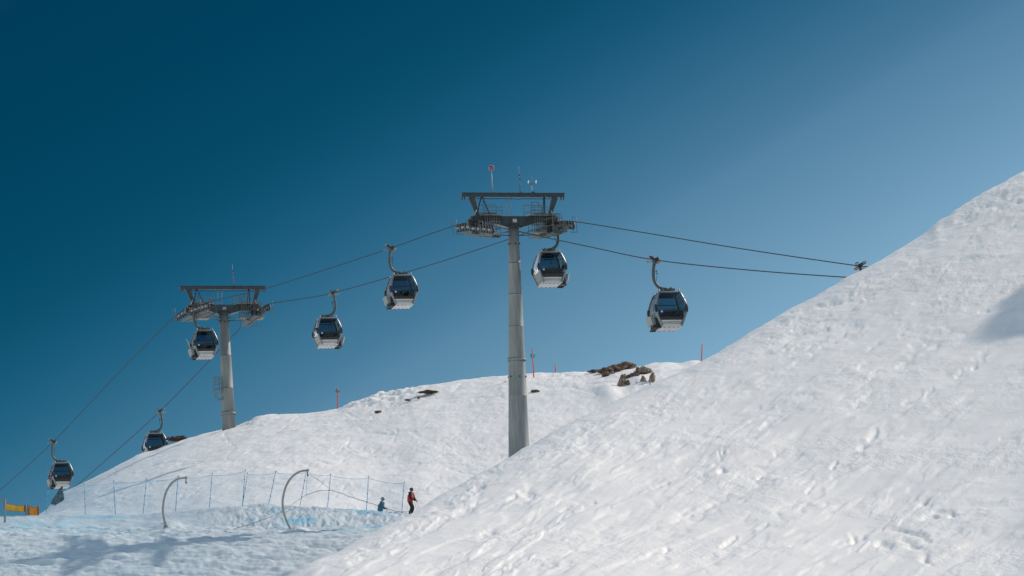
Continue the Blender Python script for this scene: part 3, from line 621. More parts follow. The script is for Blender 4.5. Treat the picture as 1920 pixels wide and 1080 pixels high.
    for z in (.85,): ld.bar(W(-.36,.3,z), W(-.03,.3,z), .03, .03, 'light_steel')
    B_(ld, 'ladder')
    # rope wheels, rockers, catwalks on both sides
    for s, (pa, pb) in zip((-1, 1), path_pts):
        path = rL if s < 0 else rR
        A0, B0 = rope_at(path, pa), rope_at(path, pb); idx = [p for p in path if pb < proj(p)[0] < pa]
        line = [A0]+idx+[B0]; tot = sum((b-a).length for a, b in zip(line[:-1], line[1:]))
        def along(d):
            for a, b in zip(line[:-1], line[1:]):
                l = (b-a).length
                if d <= l: return a.lerp(b, d/l), (b-a).normalized()
                d -= l
            return line[-1], (line[-1]-line[-2]).normalized()
        nw = max(8, int(tot/.62)); side = CROSS
        print('train', s, round(tot, 1), nw)
        assy = MB(); cs = []
        for k in range(nw):
            p, d = along((k+.5)*tot/nw); up = (Vector((0,0,1))-d*d.z).normalized(); c = p-up*.27; cs.append((c, d, up))
        for k in range(0, nw-1, 2):
            (c1, d1, u1), (c2, d2, u2) = cs[k], cs[k+1]
            assy.bar(c1-side*s*.11, c2-side*s*.11, .05, .16, 'grey', side); assy.bar(c1+side*s*.12, c2+side*s*.12, .04, .12, 'light_steel', side)
        for k in range(0, nw-3, 4):
            a = (cs[k][0]+cs[k+1][0])/2-cs[k][2]*.14; b = (cs[k+2][0]+cs[k+3][0])/2-cs[k][2]*.14; assy.bar(a-side*s*.17, b-side*s*.17, .06, .2, 'grey', side)
        a = cs[1][0]-cs[1][2]*.32; b = cs[-2][0]-cs[-2][2]*.32; assy.bar(a-side*s*.22, b-side*s*.22, .07, .24, 'grey', side)
        mid = (a+b)/2; assy.bar(mid-side*s*.2, W(s*2.1, 0, .42), .34, .34, 'steel', Yc); assy.tube([mid-side*s*.3+Vector((0,0,.1)), mid+side*s*.22+Vector((0,0,.1))], .12, 'steel', 10)
        assy = assy.build('rocker_beam', root, base)
        for c, d, up in cs:
            wh = MB(); wh.tube([c-side*.06, c+side*.06], .25, 'rubber', 18); wh.tube([c-side*.075, c+side*.075], .17, 'grey', 16); wh.tube([c-side*.13, c+side*.13], .07, 'grey', 8); wh.build('sheave', assy, base)
        # catwalk inside and below the wheels
        cw = MB(); dn = Vector((0,0,-1)); rl = MB(); inn = -side*s
        e0, e1 = cs[0][0]+inn*.75-Vector((0,0,.5)), cs[-1][0]+inn*.75-Vector((0,0,.5))
        ns = 2; e0 = cs[2][0]+inn*.62-cs[2][2]*.50; e1 = cs[-3][0]+inn*.62-cs[-3][2]*.50
        for k in range(ns):
            q0 = e0.lerp(e1, k/ns); q1 = e0.lerp(e1, (k+.94)/ns)
            cw.bar(q0, q1, .5, .05, 'steel', side); cw.bar(q0+inn*.26, q1+inn*.26, .04, .14, 'grey', side); cw.bar(q0-inn*.26, q1-inn*.26, .04, .14, 'grey', side)
        for k in range(ns+1):
            a = e0.lerp(e1, k/ns)
            for q in (inn*.3,):
                rl.bar(a+q, a+q+Vector((0,0,1.02)), .035, .035, 'grey')
            if k in (0, 1, ns): cw.bar(a-inn*.3, a-inn*.45+Vector((0,0,.75)), .06, .05, 'grey')
        for z in (.55, 1.02): rl.tube([e0+inn*.3+Vector((0,0,z)), e1+inn*.3+Vector((0,0,z))], .022, 'grey', 6)
        for e in (e0, e1):
            for z in (.5, 1.02): rl.bar(e-inn*.35+Vector((0,0,z)), e+inn*.3+Vector((0,0,z)), .035, .035, 'grey')
            rl.bar(e-inn*.35, e-inn*.35+Vector((0,0,1.02)), .035, .035, 'grey')
        # outer guard hoop near each end
        for kk in (1, nw-3):
            c = cs[kk][0]; o2 = side*s*.45; dd = cs[kk][1]*.9
            rl.tube([c+o2-Vector((0,0,.45)), c+o2+Vector((0,0,.55)), c+o2+dd+Vector((0,0,.55)), c+o2+dd-Vector((0,0,.45))], .022, 'grey', 6); rl.bar(c+o2-Vector((0,0,.45)), c-Vector((0,0,.45)), .04, .04, 'grey')
        cwo = cw.build('catwalk', root, base); rl.build('railing', cwo, base)
        # walkway on the beam, with its rails
        bw = MB(); x0, x1 = (.95, 2.15); c = W(s*1.55,.0,.665); bw.box(c, (1.25,1.5,.04), 'light_steel', Xc, Yc, Zc); bwo = bw.build('beam_platform', root, base); br = MB()
        for y in (-.74, .74):
            for z in ((1.18, 1.45)[y > 0], .95, .72): br.bar(W(s*x0,y,z), W(s*x1,y,z), .03, .03, 'grey')
            for x in (x0, (x0+x1)/2+.1, x1): br.bar(W(s*x,y,.66), W(s*x,y,(1.18, 1.45)[y > 0]), .035, .035, 'grey')
        for z in (.95, 1.3): br.bar(W(s*x0,-.74,z), W(s*x0,.74,z), .03, .03, 'grey')
        for x in (x1-.02, x1-.5): br.bar(W(s*x,1.3,.66), W(s*x,1.3,1.72), .035, .035, 'grey')
        for z in (1.72, 1.2): br.bar(W(s*(x1-.02),1.3,z), W(s*(x1-.5),1.3,z), .03, .03, 'grey')
        br.bar(W(s*(x1-.02),.74,1.45), W(s*(x1-.02),1.3,1.72), .03, .03, 'grey'); br.build('railing', bwo, base)
        # inspection cages and drive boxes either side of the wheels
        for xa, xb in ((1.32, 2.08),)+(((2.5, 3.1),) if s > 0 else ()):
            kg = MB(); nb = 6
            for yy in (-.55, .2):
                for q in range(nb): x = xa+(xb-xa)*q/(nb-1); kg.bar(W(s*x,yy,-.42), W(s*x,yy,.78), .035, .035, 'grey')
                for z in (-.42, .1, .78): kg.bar(W(s*xa,yy,z), W(s*xb,yy,z), .04, .04, 'grey')
            kg.box(W(s*(xa+xb)/2,-.17,-.47), (xb-xa+.1,.95,.09), 'light_steel', Xc, Yc, Zc); kg.build('inspection_cage', root, base)
        dbx = MB(); dbx.box(W(s*2.45,-.1,.40), (.62,.6,.55), 'dark', Xc, Yc, Zc); dbx.box(W(s*2.85,.15,.22), (.5,.5,.4), 'steel', Xc, Yc, Zc); dbx.box(W(s*2.2,-.3,.72), (.42,.3,.16), 'grey', Xc, Yc, Zc); dbx.tube([W(s*2.6,-.5,.1), W(s*2.6,.6,.05)], .16, 'dark', 10); dbx.build('yoke', root, base)
        # pale stays from mast to catwalk
        st = MB(); cm = e0.lerp(e1, .5)
        st.tube([W(s*(r_top-.02),0,-.35), cm+inn*.2+Vector((0,0,-.05))], .045, 'light_steel', 8); st.tube([W(s*(r_top-.02),-.1,-.62), cm+inn*.2+Vector((0,0,-.12))-LINE*.8], .035, 'grey', 8); st.build('stay', root, base)
        # spring arm under the gantry leg
        sp = MB(); sp.tube([W(s*2.55,-.1,1.05), W(s*2.62,-.1,.75)], .06, 'light_steel', 8); sp.box(W(s*2.6,-.1,.68), (.16,.16,.1), 'light_steel', Xc, Yc, Zc); B_(sp, 'catcher')
    # masts on the gantry
    if far['gear']:
        wp = MB(); wp.tube([W(-1.36,0,2.17), W(-1.42,0,3.5)], .032, 'light_steel', 8); wp.tube([W(-1.42,0,3.5), W(-1.42,0,3.6)], .02, 'light_steel', 6); wpo = B_(wp, 'windsock_mast')
        ws = MB(); c = W(-1.42,0,3.82); n = 18; vs = []; fs = []
        for j, (dy_, r_) in enumerate(((-.0,.175),(.02,.17),(.10,.155),(.16,.15))):
            for i in range(n): t = 2*math.pi*i/n; vs.append(c+Xc*(math.cos(t)*r_)+Yc*dy_+Zc*(math.sin(t)*r_-max(0,dy_)*.5))
        for j in range(3):
            for i in range(n): a = j*n+i; b = j*n+(i+1)%n; fs.append((a, b, b+n, a+n))
        ws.add(vs, fs, 'redcloth', True); ws.build('windsock', wpo, base)
        rg = MB(); rg.tube([c+Xc*(math.cos(2*math.pi*i/16)*.18)+Zc*(math.sin(2*math.pi*i/16)*.18) for i in range(17)], .013, 'pink', 6); rg.build('hoop', wpo, base)
        ga = MB(); ga.tube([W(1.30,0,2.1), W(1.30,0,2.75)], .035, 'light_steel', 8); ga.bar(W(1.05,0,2.8), W(1.62,0,2.8), .035, .035, 'grey')
        for x in (1.08, 1.60): ga.tube([W(x,0,2.81), W(x,0,3.02)], .04, 'white', 8)
        ga.tube([W(1.30,0,2.7), W(1.32,0,2.82)], .06, 'grey', 8); ga.tube([W(.98,0,3.02), W(1.08,0,3.0)], .02, 'dark', 6); ga.tube([W(1.32,0,2.8), W(1.32,0,3.3)], .008, 'light_steel', 5); ga.box(W(1.38,0,2.22), (.16,.16,.12), 'dark', Xc, Yc, Zc); B_(ga, 'wind_gauge')
    an = MB(); ax = far['ant']; an.tube([W(ax,0,2.1), W(ax-.06,0,3.1), W(ax-.07,0,3.4)], [.035,.03,.028], 'grey', 8); an.tube([W(ax-.07,0,3.4), W(ax-.08,0,3.95)], .012, 'light_steel', 5)
    an.box(W(ax-.05,0,3.36), (.12,.08,.05), 'dark', Xc, Yc, Zc); an.box(W(ax-.03,0,3.1), (.1,.08,.08), 'dark', Xc, Yc, Zc); an.box(W(ax,0,2.05), (.12,.34,.3), 'steel', Xc, Yc, Zc); B_(an, 'antenna')
    if far['cage']:
        k = MB(); c = base+axis*(Lh*.37); q = c-Xc*(r_bot+(r_top-r_bot)*.37+.30)
        k.box(q+Zc*.0, (.55,.7,.05), 'galv', Xc, Yc, Zc); k.build('access_platform', root, base); kr = MB()
        for x in (-.26, .26):
            for y in (-.34, .34): kr.bar(q+Xc*x+Yc*y, q+Xc*x+Yc*y+Zc*1.2, .045, .045, 'grey')
        for z in (.3, .65, .95, 1.2):
            for y in (-.34, .34): kr.bar(q-Xc*.26+Yc*y+Zc*z, q+Xc*.26+Yc*y+Zc*z, .035, .035, 'grey')
            kr.bar(q-Xc*.26-Yc*.34+Zc*z, q-Xc*.26+Yc*.34+Zc*z, .035, .035, 'grey')
        for y in (-.3, .3): kr.bar(q-Xc*.2+Yc*y, q-Xc*.02+Yc*y-Zc*.6, .045, .045, 'grey')
        kr.bar(q-Xc*.02-Zc*.6, q+Xc*.3-Zc*.6, .7, .06, 'grey'); kr.build('platform_cage', root, base)
    return root
dT = R(6.5)
d1 = (Vector((0,0,1))*math.cos(dT)-LINE*math.sin(dT)).normalized()
base1 = T1-d1*19.4
print('base1', proj(base1), 'ground y there', surf(*[proj(base1)[0], proj(base1)[2]]))
base2 = T2-Vector((0,0,1))*10.2
print('base2', proj(base2), surf(proj(base2)[0], proj(base2)[2]))
make_tower(T1, base1, dT, dict(flange=.548, emblem=True, gear=True, ant=.52, cage=False), 'tall near tower with windsock and wind gauge, its foot behind the near slope', [(926,856),(1077,1004)],
           [.205,.425,.66,.77,.875], [.49,.94], .33, .80)
make_tower(T2, base2, R(1.0), dict(flange=.20, emblem=False, gear=False, ant=.95, cage=True), 'shorter far tower with a caged ladder platform, standing on the crest of the snow hill', [(392,331),(506,463)],
           [.40,.66], [.07,.93], .36, .56)

# ------------------------------------------------------------------ rocks
def rock(px, py, wpx, hpx, m_, label, seed, deep=2.0, lean=0.0, group='rocks poking out of the snow hill', sharp=0.35):
    g = ground(px, py+hpx*.35, 383, 462); D = g.dot(FW); wx = wpx/F*D/2; hz = hpx/F*D/2
    import bmesh; bm = bmesh.new(); bmesh.ops.create_icosphere(bm, subdivisions=4, radius=1.0); co = np.array([v.co[:] for v in bm.verts]); s = seed*3.7
    n1 = fbm(co[:,0]*1.3+co[:,2]*.7+s, co[:,1]*1.3-co[:,2]*.9+s, seed, 4, .55)-.5; n2 = fbm(co[:,0]*4.2+co[:,2]*3.1+s, co[:,1]*4-co[:,2]*3.6+s, seed+7, 4, .65)-.5
    co = co*(1+n1[:,None]*1.1); rg = np.random.RandomState(seed)
    for _ in range(16):                                                # cleave it along random fracture planes
        nv_ = rg.normal(size=3); nv_ /= np.linalg.norm(nv_); h_ = rg.uniform(.38, .80); q_ = co@nv_; ov = np.maximum(q_-h_, 0); co = co-ov[:,None]*nv_*.96
    co = co*(1+n2[:,None]*sharp*2.6)
    for v, c_ in zip(bm.verts, co):
        x, y, z = c_; tp = 1-.22*max(z, 0); v.co = (x*wx*1.45*tp+z*lean*hz, y*wx*deep*.6, z*hz*1.7)
    me = bpy.data.meshes.new('rock'); bm.to_mesh(me); bm.free(); me.materials.append(M[m_]); me.polygons.foreach_set('use_smooth', [False]*len(me.polygons)); ob = bpy.data.objects.new('rock', me); COL.objects.link(ob)
    c = P(px, py, D); ob.location = c; ob.rotation_euler = (0, 0, R(8)); tag(ob, label, 'rock', group)
    return ob
rock(1180,687,30,17,'rock','rounded pale boulder topping the upper outcrop on the skyline',1)
rock(1152,692,54,15,'rock_brown','long brown ledge at the left of the rounded boulder on the skyline',2)
rock(1135,702,16,12,'rock_brown','dark brown rock hanging from the lower left of the skyline ledge',3)
rock(1148,699,10,8,'rock','small rock just under the middle of the skyline ledge',4)
rock(1118,696,22,4,'rock_brown','thin brown sliver of rock furthest left of the skyline outcrop',5)
rock(1196,694,10,9,'rock_brown','narrow brown rock at the right foot of the rounded boulder',6)
rock(1167,717,17,23,'rock','tall leaning grey boulder at the left of the lower outcrop',7,lean=.55)
rock(1187,708,30,12,'rock_brown','brown ragged rock in the middle of the lower outcrop',8,lean=.4)
rock(1202,701,24,12,'rock_brown','dark ledge joining the middle and the top of the lower outcrop',9,lean=.5)
rock(1213,696,22,19,'rock','pale knob crowning the lower outcrop',10)
rock(1223,711,16,19,'rock','smooth pale boulder at the right end of the lower outcrop',11)
rock(1208,714,12,17,'rock','narrow rock rib below the crowning knob',12,lean=-.4)
rock(1221,722,9,5,'rock_brown','small rust brown rock at the lower right of the lower outcrop',13)
rock(1177,721,11,12,'rock_brown','small brown rock under the tall leaning boulder',14)
rock(1163,727,12,6,'rock_brown','dark low rock at the foot of the tall leaning boulder',15)
rock(1194,720,4,6,'rock_brown','tiny dark rock in the snow of the lower outcrop',16)
rock(1131,734,7,7,'rock_brown','small brown rock on the snow mound left of the lower outcrop',17)
rock(803,735,32,4,'rock_brown','long thin brown rock near the crest right of the round marker',18)
rock(766,750,12,3,'rock_brown','low broken rocks below the long thin rock near the crest',19)
rock(786,746,6,3,'rock_brown','tiny brown stone right below the long thin rock',23)
rock(709,772,14,4,'rock_brown','short dark rock alone on the hill, right of the round marker',20)
rock(1004,733,15,4,'rock_brown','flat rock just right of the near tower mast',21)
rock(946,717,7,3,'rock_brown','tiny brown stones just left of the near tower mast',22)
rock(334,823,46,4,'rock_brown','long brown rock edge on the crest beside the sinking cabin',24,sharp=.5)
rock(111,934,20,26,'rock_grey','dark grey rock at the left end of the hill, under the far left cabin',25,lean=.6)

# ------------------------------------------------------------------ piste markers
def marker(px, y0, y1, label, disc=None, lean=0, cat='marker pole', dmin=383, number=False, D=None):
    g = ground(px, y1, dmin, 462) if D is None else P(px, y1, D)
    D = g.dot(FW); top = P(px+lean, y0, D); e = empty('marker_pole', g); tag(e, label, cat, 'red piste marker poles on the hill')
    p = MB(); p.tube([g-Vector((0,0,.5)), top], .045, 'red', 8); p.build('pole', e, g)
    if disc:
        c = P(px+lean*.8, disc[0], D)-FW*disc[2]; d = MB(); d.tube([c-FW*.015, c+FW*.015], disc[1], 'teal', 20); db = d.build('disc', e, g)
        if number:
            n_ = MB(); q = c-FW*.022
            pts = [(-.06,.10),(.0,.12),(.05,.08),(.0,.03),(.05,-.01),(.04,-.08),(-.02,-.10),(-.07,-.06)]
            for a, b in zip(pts[:-1], pts[1:]): n_.bar(q+RT*a[0]+UP*a[1], q+RT*b[0]+UP*b[1], .03, .01, 'white', UP if abs(a[0]-b[0]) > abs(a[1]-b[1]) else RT)
            n_.build('number', db, g)
marker(1001, 654, 708, 'tall red pole with a teal number disc, just right of the near tower', (667,.18,.06), -3, number=True)
marker(1042, 683, 700, 'short bare red pole behind the crest, right of the numbered disc', None, -1, D=449)
marker(1313, 645, 682, 'bare red pole where the near slope meets the far crest', None, 4, D=436)
marker(631.5, 727, 767, 'red pole with a plain teal disc seen from behind, between the towers', (733,.16,-.06), 1.5, D=451.5)

# ------------------------------------------------------------------ safety nets
POLES = [(86,918,969,90,0),(160,907,968,158,0),(216.5,902,965,213,0),(268,898,961,275,0),(329,893,953,334,0),(392.5,888,948,398,0),(454.5,881,946,460,0)]
POLES2 = [(454.5,887,946,464,0),(503,884,945,517,0),(562,883,944,574.5,0),(614,889,954,620,0),(687,894,957,691,0),(753,904,966,758,0)]
def fence(poles, label, seed):
    fts = []
    for bx, ty, by, tx, _ in poles: g = P(bx, float(surf(bx, 375.4)), 375.4); sc = (by-ty); fts.append((g, P(tx, ty, 375.4)))
    e = empty('safety_net', fts[0][0]); tag(e, label, 'safety net', 'blue safety nets along the snow bank'); og = fts[0][0]; rn = random.Random(seed)
    for g, t in fts:
        p = MB(); p.tube([g-(t-g)*.15, g+(t-g)*.5, t], [.022,.02,.018], 'bluepole', 8)
        for f_ in (.28, .52, .74, 1.0): q = g+(t-g)*f_; p.tube([q-(t-g)*.012, q+(t-g)*.012], .034, 'dark', 8)
        p.build('pole', e, og)
    me = bpy.data.meshes.new('net'); vs = []; fs = []; uvs = []; S = 10; H = 8; u = 0
    for (g1, t1), (g2, t2) in zip(fts[:-1], fts[1:]):
        b0 = len(vs); ln = (g2-g1).length
        for i in range(S+1):
            f_ = i/S; lo = g1.lerp(g2, f_); hi = t1.lerp(t2, f_)-(t2-g2)*.04; sag = 4*f_*(1-f_)*rn.uniform(.10,.11)*ln*.45
            for j in range(H+1):
                h = j/H; q = lo.lerp(hi, h)-Vector((0,0,1))*sag*h+FW*(.06*math.sin(i*1.3+j)+.05); vs.append(q-og); uvs.append(((u+f_*ln)/.06, h*2/.06))
        for i in range(S):
            for j in range(H): a = b0+i*(H+1)+j; fs.append((a, a+H+1, a+H+2, a+1))
        u += ln
    me.from_pydata(vs, [], fs); uv = me.uv_layers.new(name='UVMap')
    for l in me.loops: uv.data[l.index].uv = uvs[l.vertex_index]
    me.materials.append(M['net']); ob = bpy.data.objects.new('net', me); COL.objects.link(ob); ob.parent = e
    c = MB(); top = []
    for k in range(0, len(vs), (H+1)): top.append(Vector(vs[k+H]))
    c.tube(top, .010, 'bluepole', 5); c.build('top_cord', e)
fence(POLES, 'long faint blue net on poles left of the paired poles, in front of the hill', 3)
fence(POLES2, 'short blue net on poles from the paired poles to the skiers', 4)
cdp = [(395,1003,366),(430,995,367),(500,972,369),(535,955,371.5),(575,928,374),(617,919,374.9),(655,931,374.9),(690,942,374.9),(712,949,374.9),(735,957,374.9),(757,960,374.9),(770,958,375.2)]
c = MB(); pp = catmull([P(a, b, d) for a, b, d in cdp], 6); pp = [p+Vector((0,0,.025*math.sin(i*1.9))) for i, p in enumerate(pp)]; c.tube(pp, .015, 'dark', 6)
c.tube([P(580,889,374.5), P(600,902,374.7), P(617,916,374.9)], .010, 'dark', 5); c.tube([P(577,886,374.5), P(575,905,374.5), P(574,928,374.2)], .010, 'grey', 5)
o_ = c.build('slack_cord', origin=pp[30]); tag(o_, 'slack dark cord looped over the short blue net and trailing onto the snow', 'cord')

# ------------------------------------------------------------------ curved steel arms
def arm(pts, D, label, hook):
    p = [P(x, y, D) for x, y in pts]; base = p[0]; e = empty('curved_arm', base); tag(e, label, 'pipe', 'curved steel arms by the piste')
    k = MB(); q = catmull(p, 8); n = len(q); k.tube(q, [.08-.02*i/n for i in range(n)], 'light_steel', 12); k.build('pipe', e, base)
    h = MB(); t = q[-1]; h.tube([t, t-UP*.28-RT*.02], .04, 'galv', 8); h.box(t+UP*.02, (.16,.14,.13), 'light_steel'); h.tube([t-UP*.27, t-UP*.36], .055, 'dark', 8); h.build('nozzle', e, base)
    f_ = MB(); f_.tube([base-UP*.3, base+UP*.06], .15, 'galv', 12); f_.build('collar', e, base)
arm([(311,986),(306,965),(306,946),(311,924),(321,907),(334,898),(349,896)], 363.5, 'curved grey steel pipe rising from the snow pile, left one of the pair', 1)
arm([(548,998),(536,973),(530,948),(532,926),(539,906),(550,892),(563,884),(577,882)], 364.5, 'curved grey steel pipe in front of the blue net, near its third pole', 1)

# ------------------------------------------------------------------ banners
def banner(quad, poles, m_, label):
    D = 374.5; q = [P(x, y, D) for x, y in quad]; og = P(poles[0][0], poles[0][2], D); e = empty('banner', og); tag(e, label, 'banner', 'orange banners at the end of the bank')
    for x, y0, y1 in poles: p = MB(); p.tube([P(x, y1+8, D), P(x, y0, D)], .035, 'grey', 8); p.build('pole', e, og)
    def grid(i0, i1, mt, off, name):
        mb = MB(); vs = []; fs = []; n = 10
        for j in range(n+1):
            for i in range(n+1):
                u = i0+(i1-i0)*i/n; v = i0+(i1-i0)*j/n; p = q[0].lerp(q[1], u).lerp(q[3].lerp(q[2], u), v); p = p+FW*(.05*math.sin(u*7+v*2)+off)-UP*(.06*math.sin(u*math.pi)*(1-v)); vs.append(p)
        for j in range(n):
            for i in range(n): a = j*(n+1)+i; fs.append((a, a+1, a+n+2, a+n+1))
        mb.add(vs, fs, mt, True); mb.build(name, e, og)
    grid(0, 1, 'hem', .012, 'hem'); grid(.07, .93, m_, -.012, 'cloth')
banner([(9,943),(47.5,947),(47.5,961),(9,957)], [(8,936,970),(48.5,944,970)], 'yellow', 'wide yellow banner with an orange edge at the left end of the bank')
banner([(53.5,948),(71.5,950),(71,970),(54,968)], [(52.5,944,970),(72.5,946,971)], 'amber', 'narrow upright orange banner just right of the yellow one')
e = empty('frame_post', P(8,969,372)); tag(e, 'grey post with a crossbar at the left edge, beside the yellow banner', 'post'); og = P(8,969,372)
k = MB(); k.tube([P(9,985,372), P(9.5,937,372)], .06, 'galv', 8); k.build('post', e, og); k = MB(); k.bar(P(-40,936,372), P(11,936.5,372), .13, .12, 'galv'); k.build('crossbar', e, og)

# ------------------------------------------------------------------ people
def skin_mesh(nodes, edges, root, sub=2):
    """one continuous body: joints with radii grown into a surface"""
    me = bpy.data.meshes.new('body'); names = list(nodes); ix = {n: i for i, n in enumerate(names)}
    me.from_pydata([nodes[n][0] for n in names], [(ix[a], ix[b]) for a, b in edges], []); ob = bpy.data.objects.new('tmp', me); COL.objects.link(ob)
    sk = ob.modifiers.new('s', 'SKIN'); ss = ob.modifiers.new('u', 'SUBSURF'); ss.levels = sub; ss.render_levels = sub
    for n in names: r_ = nodes[n][1]; v = me.skin_vertices[0].data[ix[n]]; v.radius = (r_ if isinstance(r_, tuple) else (r_, r_)); v.use_root = (n == root)
    dg = bpy.context.evaluated_depsgraph_get(); dg.update(); out = bpy.data.meshes.new_from_object(ob.evaluated_get(dg)); bpy.data.objects.remove(ob); out.polygons.foreach_set('use_smooth', [True]*len(out.polygons)); return out
def sdist(p, a, b):
    d = b-a; t = max(0, min(1, (p-a).dot(d)/d.dot(d))); return (p-a-d*t).length
def person(foot, heading, pose, label, jm, zones, trous, helm, height=1.78):
    e = empty('person', foot, heading); tag(e, label, 'person', None); k = height/1.78
    # x forward, y left, z up; pose gives the joints
    N = {n: (Vector(p)*k, r_) for n, (p, r_) in pose.items()}
    ed = [('pelvis','waist'),('waist','chest'),('chest','neck'),('neck','head'),('head','crown')]
    for s in 'LR': ed += [('pelvis','hip'+s),('hip'+s,'knee'+s),('knee'+s,'ankle'+s),('ankle'+s,'toe'+s),('chest','sh'+s),('sh'+s,'el'+s),('el'+s,'wr'+s),('wr'+s,'palm'+s)]
    for s in 'LR':
        w0, p0 = N['wr'+s][0], N['palm'+s][0]; d = (p0-w0).normalized(); sd = Vector((0,1,0)); sd = (sd-d*sd.dot(d)).normalized(); nn = d.cross(sd)
        for i, (off, ln) in enumerate(((-.03,.06),(-.011,.072),(.011,.068),(.03,.055))):
            a = p0+sd*off+d*.02; b = a+d*ln*.55+nn*.012; c_ = b+d*ln*.3+nn*.035
            N[f'f{i}a{s}'] = (a, .012); N[f'f{i}b{s}'] = (b, .011); N[f'f{i}c{s}'] = (c_, .009); ed += [('palm'+s,f'f{i}a{s}'),(f'f{i}a{s}',f'f{i}b{s}'),(f'f{i}b{s}',f'f{i}c{s}')]
        a = w0+d*.04-sd*.035; b = a+d*.035-sd*.025+nn*.02; N['ta'+s] = (a, .014); N['tb'+s] = (b, .011); ed += [('wr'+s,'ta'+s),('ta'+s,'tb'+s)]
    me = skin_mesh(N, ed, 'pelvis'); 
    for q in (trous, 'skin', 'black'): me.materials.append(M[q])
    for p in me.polygons:
        c_ = p.center; p.material_index = 1 if c_.z > N['neck'][0].z else 0
        if c_.z < .16*k: p.material_index = 2
        for s in 'LR':
            if (c_-N['palm'+s][0]).length < .13: p.material_index = 2
    b = bpy.data.objects.new('body', me); COL.objects.link(b); b.parent = e
    J = {n: (N[n][0], tuple(v*1.16+.018 for v in (N[n][1] if isinstance(N[n][1], tuple) else (N[n][1],)*2))) for n in ('waist','chest','shL','shR','elL','elR','wrL','wrR')}
    J['pelvis'] = (N['pelvis'][0]+Vector((0,0,-.06)), (.185,.155)); J['collar'] = (N['neck'][0]-Vector((0,0,.0)), .085)
    jd = [('pelvis','waist'),('waist','chest'),('chest','collar')]+[x for s in 'LR' for x in (('chest','sh'+s),('sh'+s,'el'+s),('el'+s,'wr'+s))]
    jm_ = skin_mesh(J, jd, 'waist'); 
    for q in zones: jm_.materials.append(M[q])
    cz, wz = N['chest'][0].z, N['waist'][0].z
    for p in jm_.polygons:
        c_ = p.center; sleeve = any(sdist(c_, N[a_+s][0], N[b_+s][0]) < .112*k for s in 'LR' for a_, b_ in (('sh','el'),('el','wr')))
        p.material_index = 1 if (sleeve or c_.z > cz+.07) else 0
        if len(zones) > 2 and abs(c_.y) > .15*k and abs(c_.y) < .21*k and c_.x < N['chest'][0].x-.02 and cz-.22 < c_.z < cz+.07: p.material_index = 2
    j = bpy.data.objects.new('jacket', jm_); COL.objects.link(j); j.parent = e
    hc = N['head'][0]; fx = (N['nose'][0]-hc).normalized() if 'nose' in N else Vector((1,0,0)); fy = Vector((0,0,1)).cross(fx).normalized(); fz = fx.cross(fy)
    h = MB(); h.ell(hc+fz*.045-fx*.01, .135, .118, .125, helm, fx, fy, fz, 16, 10)
    for s in (-1, 1): h.ell(hc+fy*s*.098-fx*.01-fz*.03, .05, .03, .06, helm, fx, fy, fz, 10, 6)
    h.build('helmet', e); g = MB(); g.ell(hc+fx*.095+fz*.015, .035, .085, .042, 'goggle', fx, fy, fz, 12, 8); g.build('goggles', e)
    fc = MB(); fc.ell(hc+fx*.118-fz*.03, .022, .016, .03, 'skin', fx, fy, fz, 8, 6); fc.ell(hc+fx*.105-fz*.075, .016, .028, .010, 'skin', fx, fy, fz, 8, 6); fc.build('face', e)
    return e, N
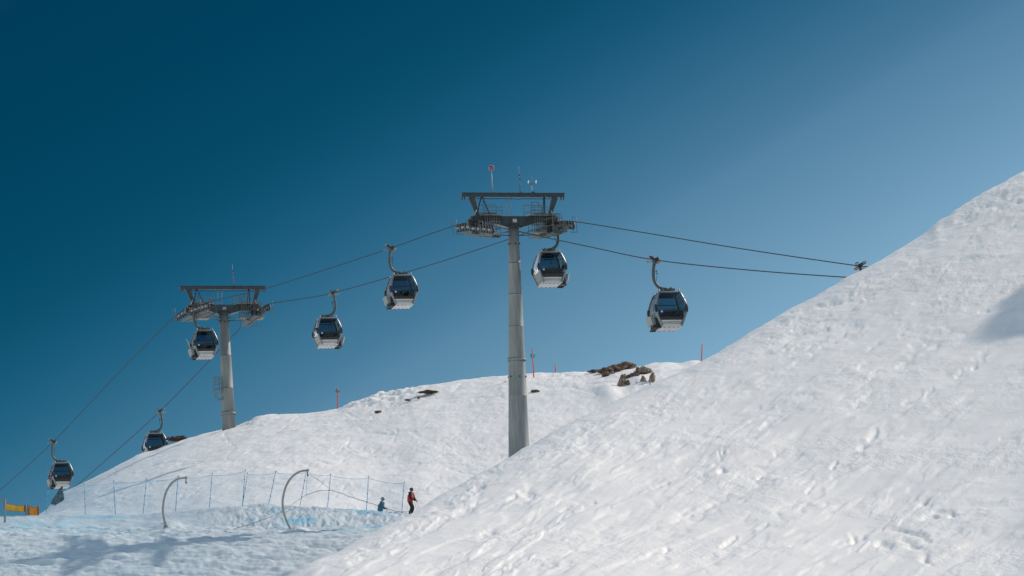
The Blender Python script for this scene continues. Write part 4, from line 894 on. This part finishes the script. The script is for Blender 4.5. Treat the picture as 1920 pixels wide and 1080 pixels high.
def pose_std(lean=.0, armL=None, armR=None, kneeb=.1):
    p = {'pelvis':((0,0,.93),(.17,.15)),'waist':((lean*.3-.01,0,1.08),(.17,.155)),'chest':((lean*.8-.03,0,1.34),(.18,.16)),'neck':((lean*1.1+.02,0,1.50),.06),'head':((lean*1.3+.05,0,1.63),.092),'crown':((lean*1.3+.04,0,1.71),.075)}
    for s, y in (('L',1),('R',-1)):
        p['hip'+s] = ((0,.10*y,.88),.12); p['knee'+s] = ((kneeb,.13*y,.50),.088); p['ankle'+s] = ((-.03,.15*y,.10),.075); p['toe'+s] = ((.17,.16*y,.05),.045)
        p['sh'+s] = ((lean*.9+.05,.19*y,1.40),.085); a = (armL if s == 'L' else armR) or ((.0,.26,1.13),(.12,.24,.90)); (ex,ey,ez),(wx,wy,wz) = a
        p['el'+s] = ((ex,ey*y,ez),.055); p['wr'+s] = ((wx,wy*y,wz),.038); d = (Vector((wx-ex,(wy-ey)*y,wz-ez))).normalized(); p['palm'+s] = (tuple(Vector((wx,wy*y,wz))+d*.07),.034)
    return p
pr = pose_std(.10, ((.17,.27,1.13),(.33,.22,.95)), ((.17,.27,1.13),(.35,.20,.95)), .16); pr['head'] = ((.16,0,1.62),.092); pr['crown'] = ((.14,0,1.70),.075); pr['neck'] = ((.12,0,1.50),.06)
g = float(surf(771, 375.5)); fr_ = P(770, g, 375.5); print('red person ground y', g)
person(fr_, R(-25), pr, 'standing skier in a red and black jacket, black trousers and dark helmet', None, ['redcloth','black','hgrey'], 'black', 'hblack', 1.86)
def ski_pole(a, b, label, mt, name='ski_pole'):
    p = MB(); a, b = Vector(a), Vector(b); p.tube([a, b], [.014,.009], mt, 8); p.tube([a, a+(a-b).normalized()*.13], .02, 'black', 8); q = b+(a-b)*.07; p.tube([q, q+(a-b)*.01], .045, 'black', 10); o_ = p.build(name, origin=b); tag(o_, label, 'ski pole')
Rz = Matrix.Rotation(R(-25), 3, 'Z'); hand = fr_+Rz @ Vector((.41,-.19,.93)); hand2 = fr_+Rz @ Vector((.39,.21,.93))
ski_pole(hand, fr_+Rz @ Vector((.66,-.25,.08)), 'pink ski pole nearer the camera held by the skier in red', 'pink'); ski_pole(hand2, fr_+Rz @ Vector((.60,.18,.08)), 'pink ski pole on the far side of the skier in red', 'pink')
pb = pose_std(.14, ((.10,.25,1.10),(.36,.20,1.02)), ((.12,.25,1.10),(.40,.18,1.03)), .2)
gb = float(surf(714, 379.5))-2; fb = P(714, gb, 379.5); print('blue ground y', gb)
person(fb, R(-20), pb, 'skier in a dark blue jacket and grey helmet, half hidden behind the snow bank', None, ['bluecloth','bluecloth'], 'bluetrousers', 'hgrey', 1.78)
Rz = Matrix.Rotation(R(-20), 3, 'Z'); ski_pole(fb+Rz @ Vector((.45,-.17,1.0)), fb+Rz @ Vector((.95,-.35,.1)), 'thin pole held out in front by the skier in blue', 'grey')
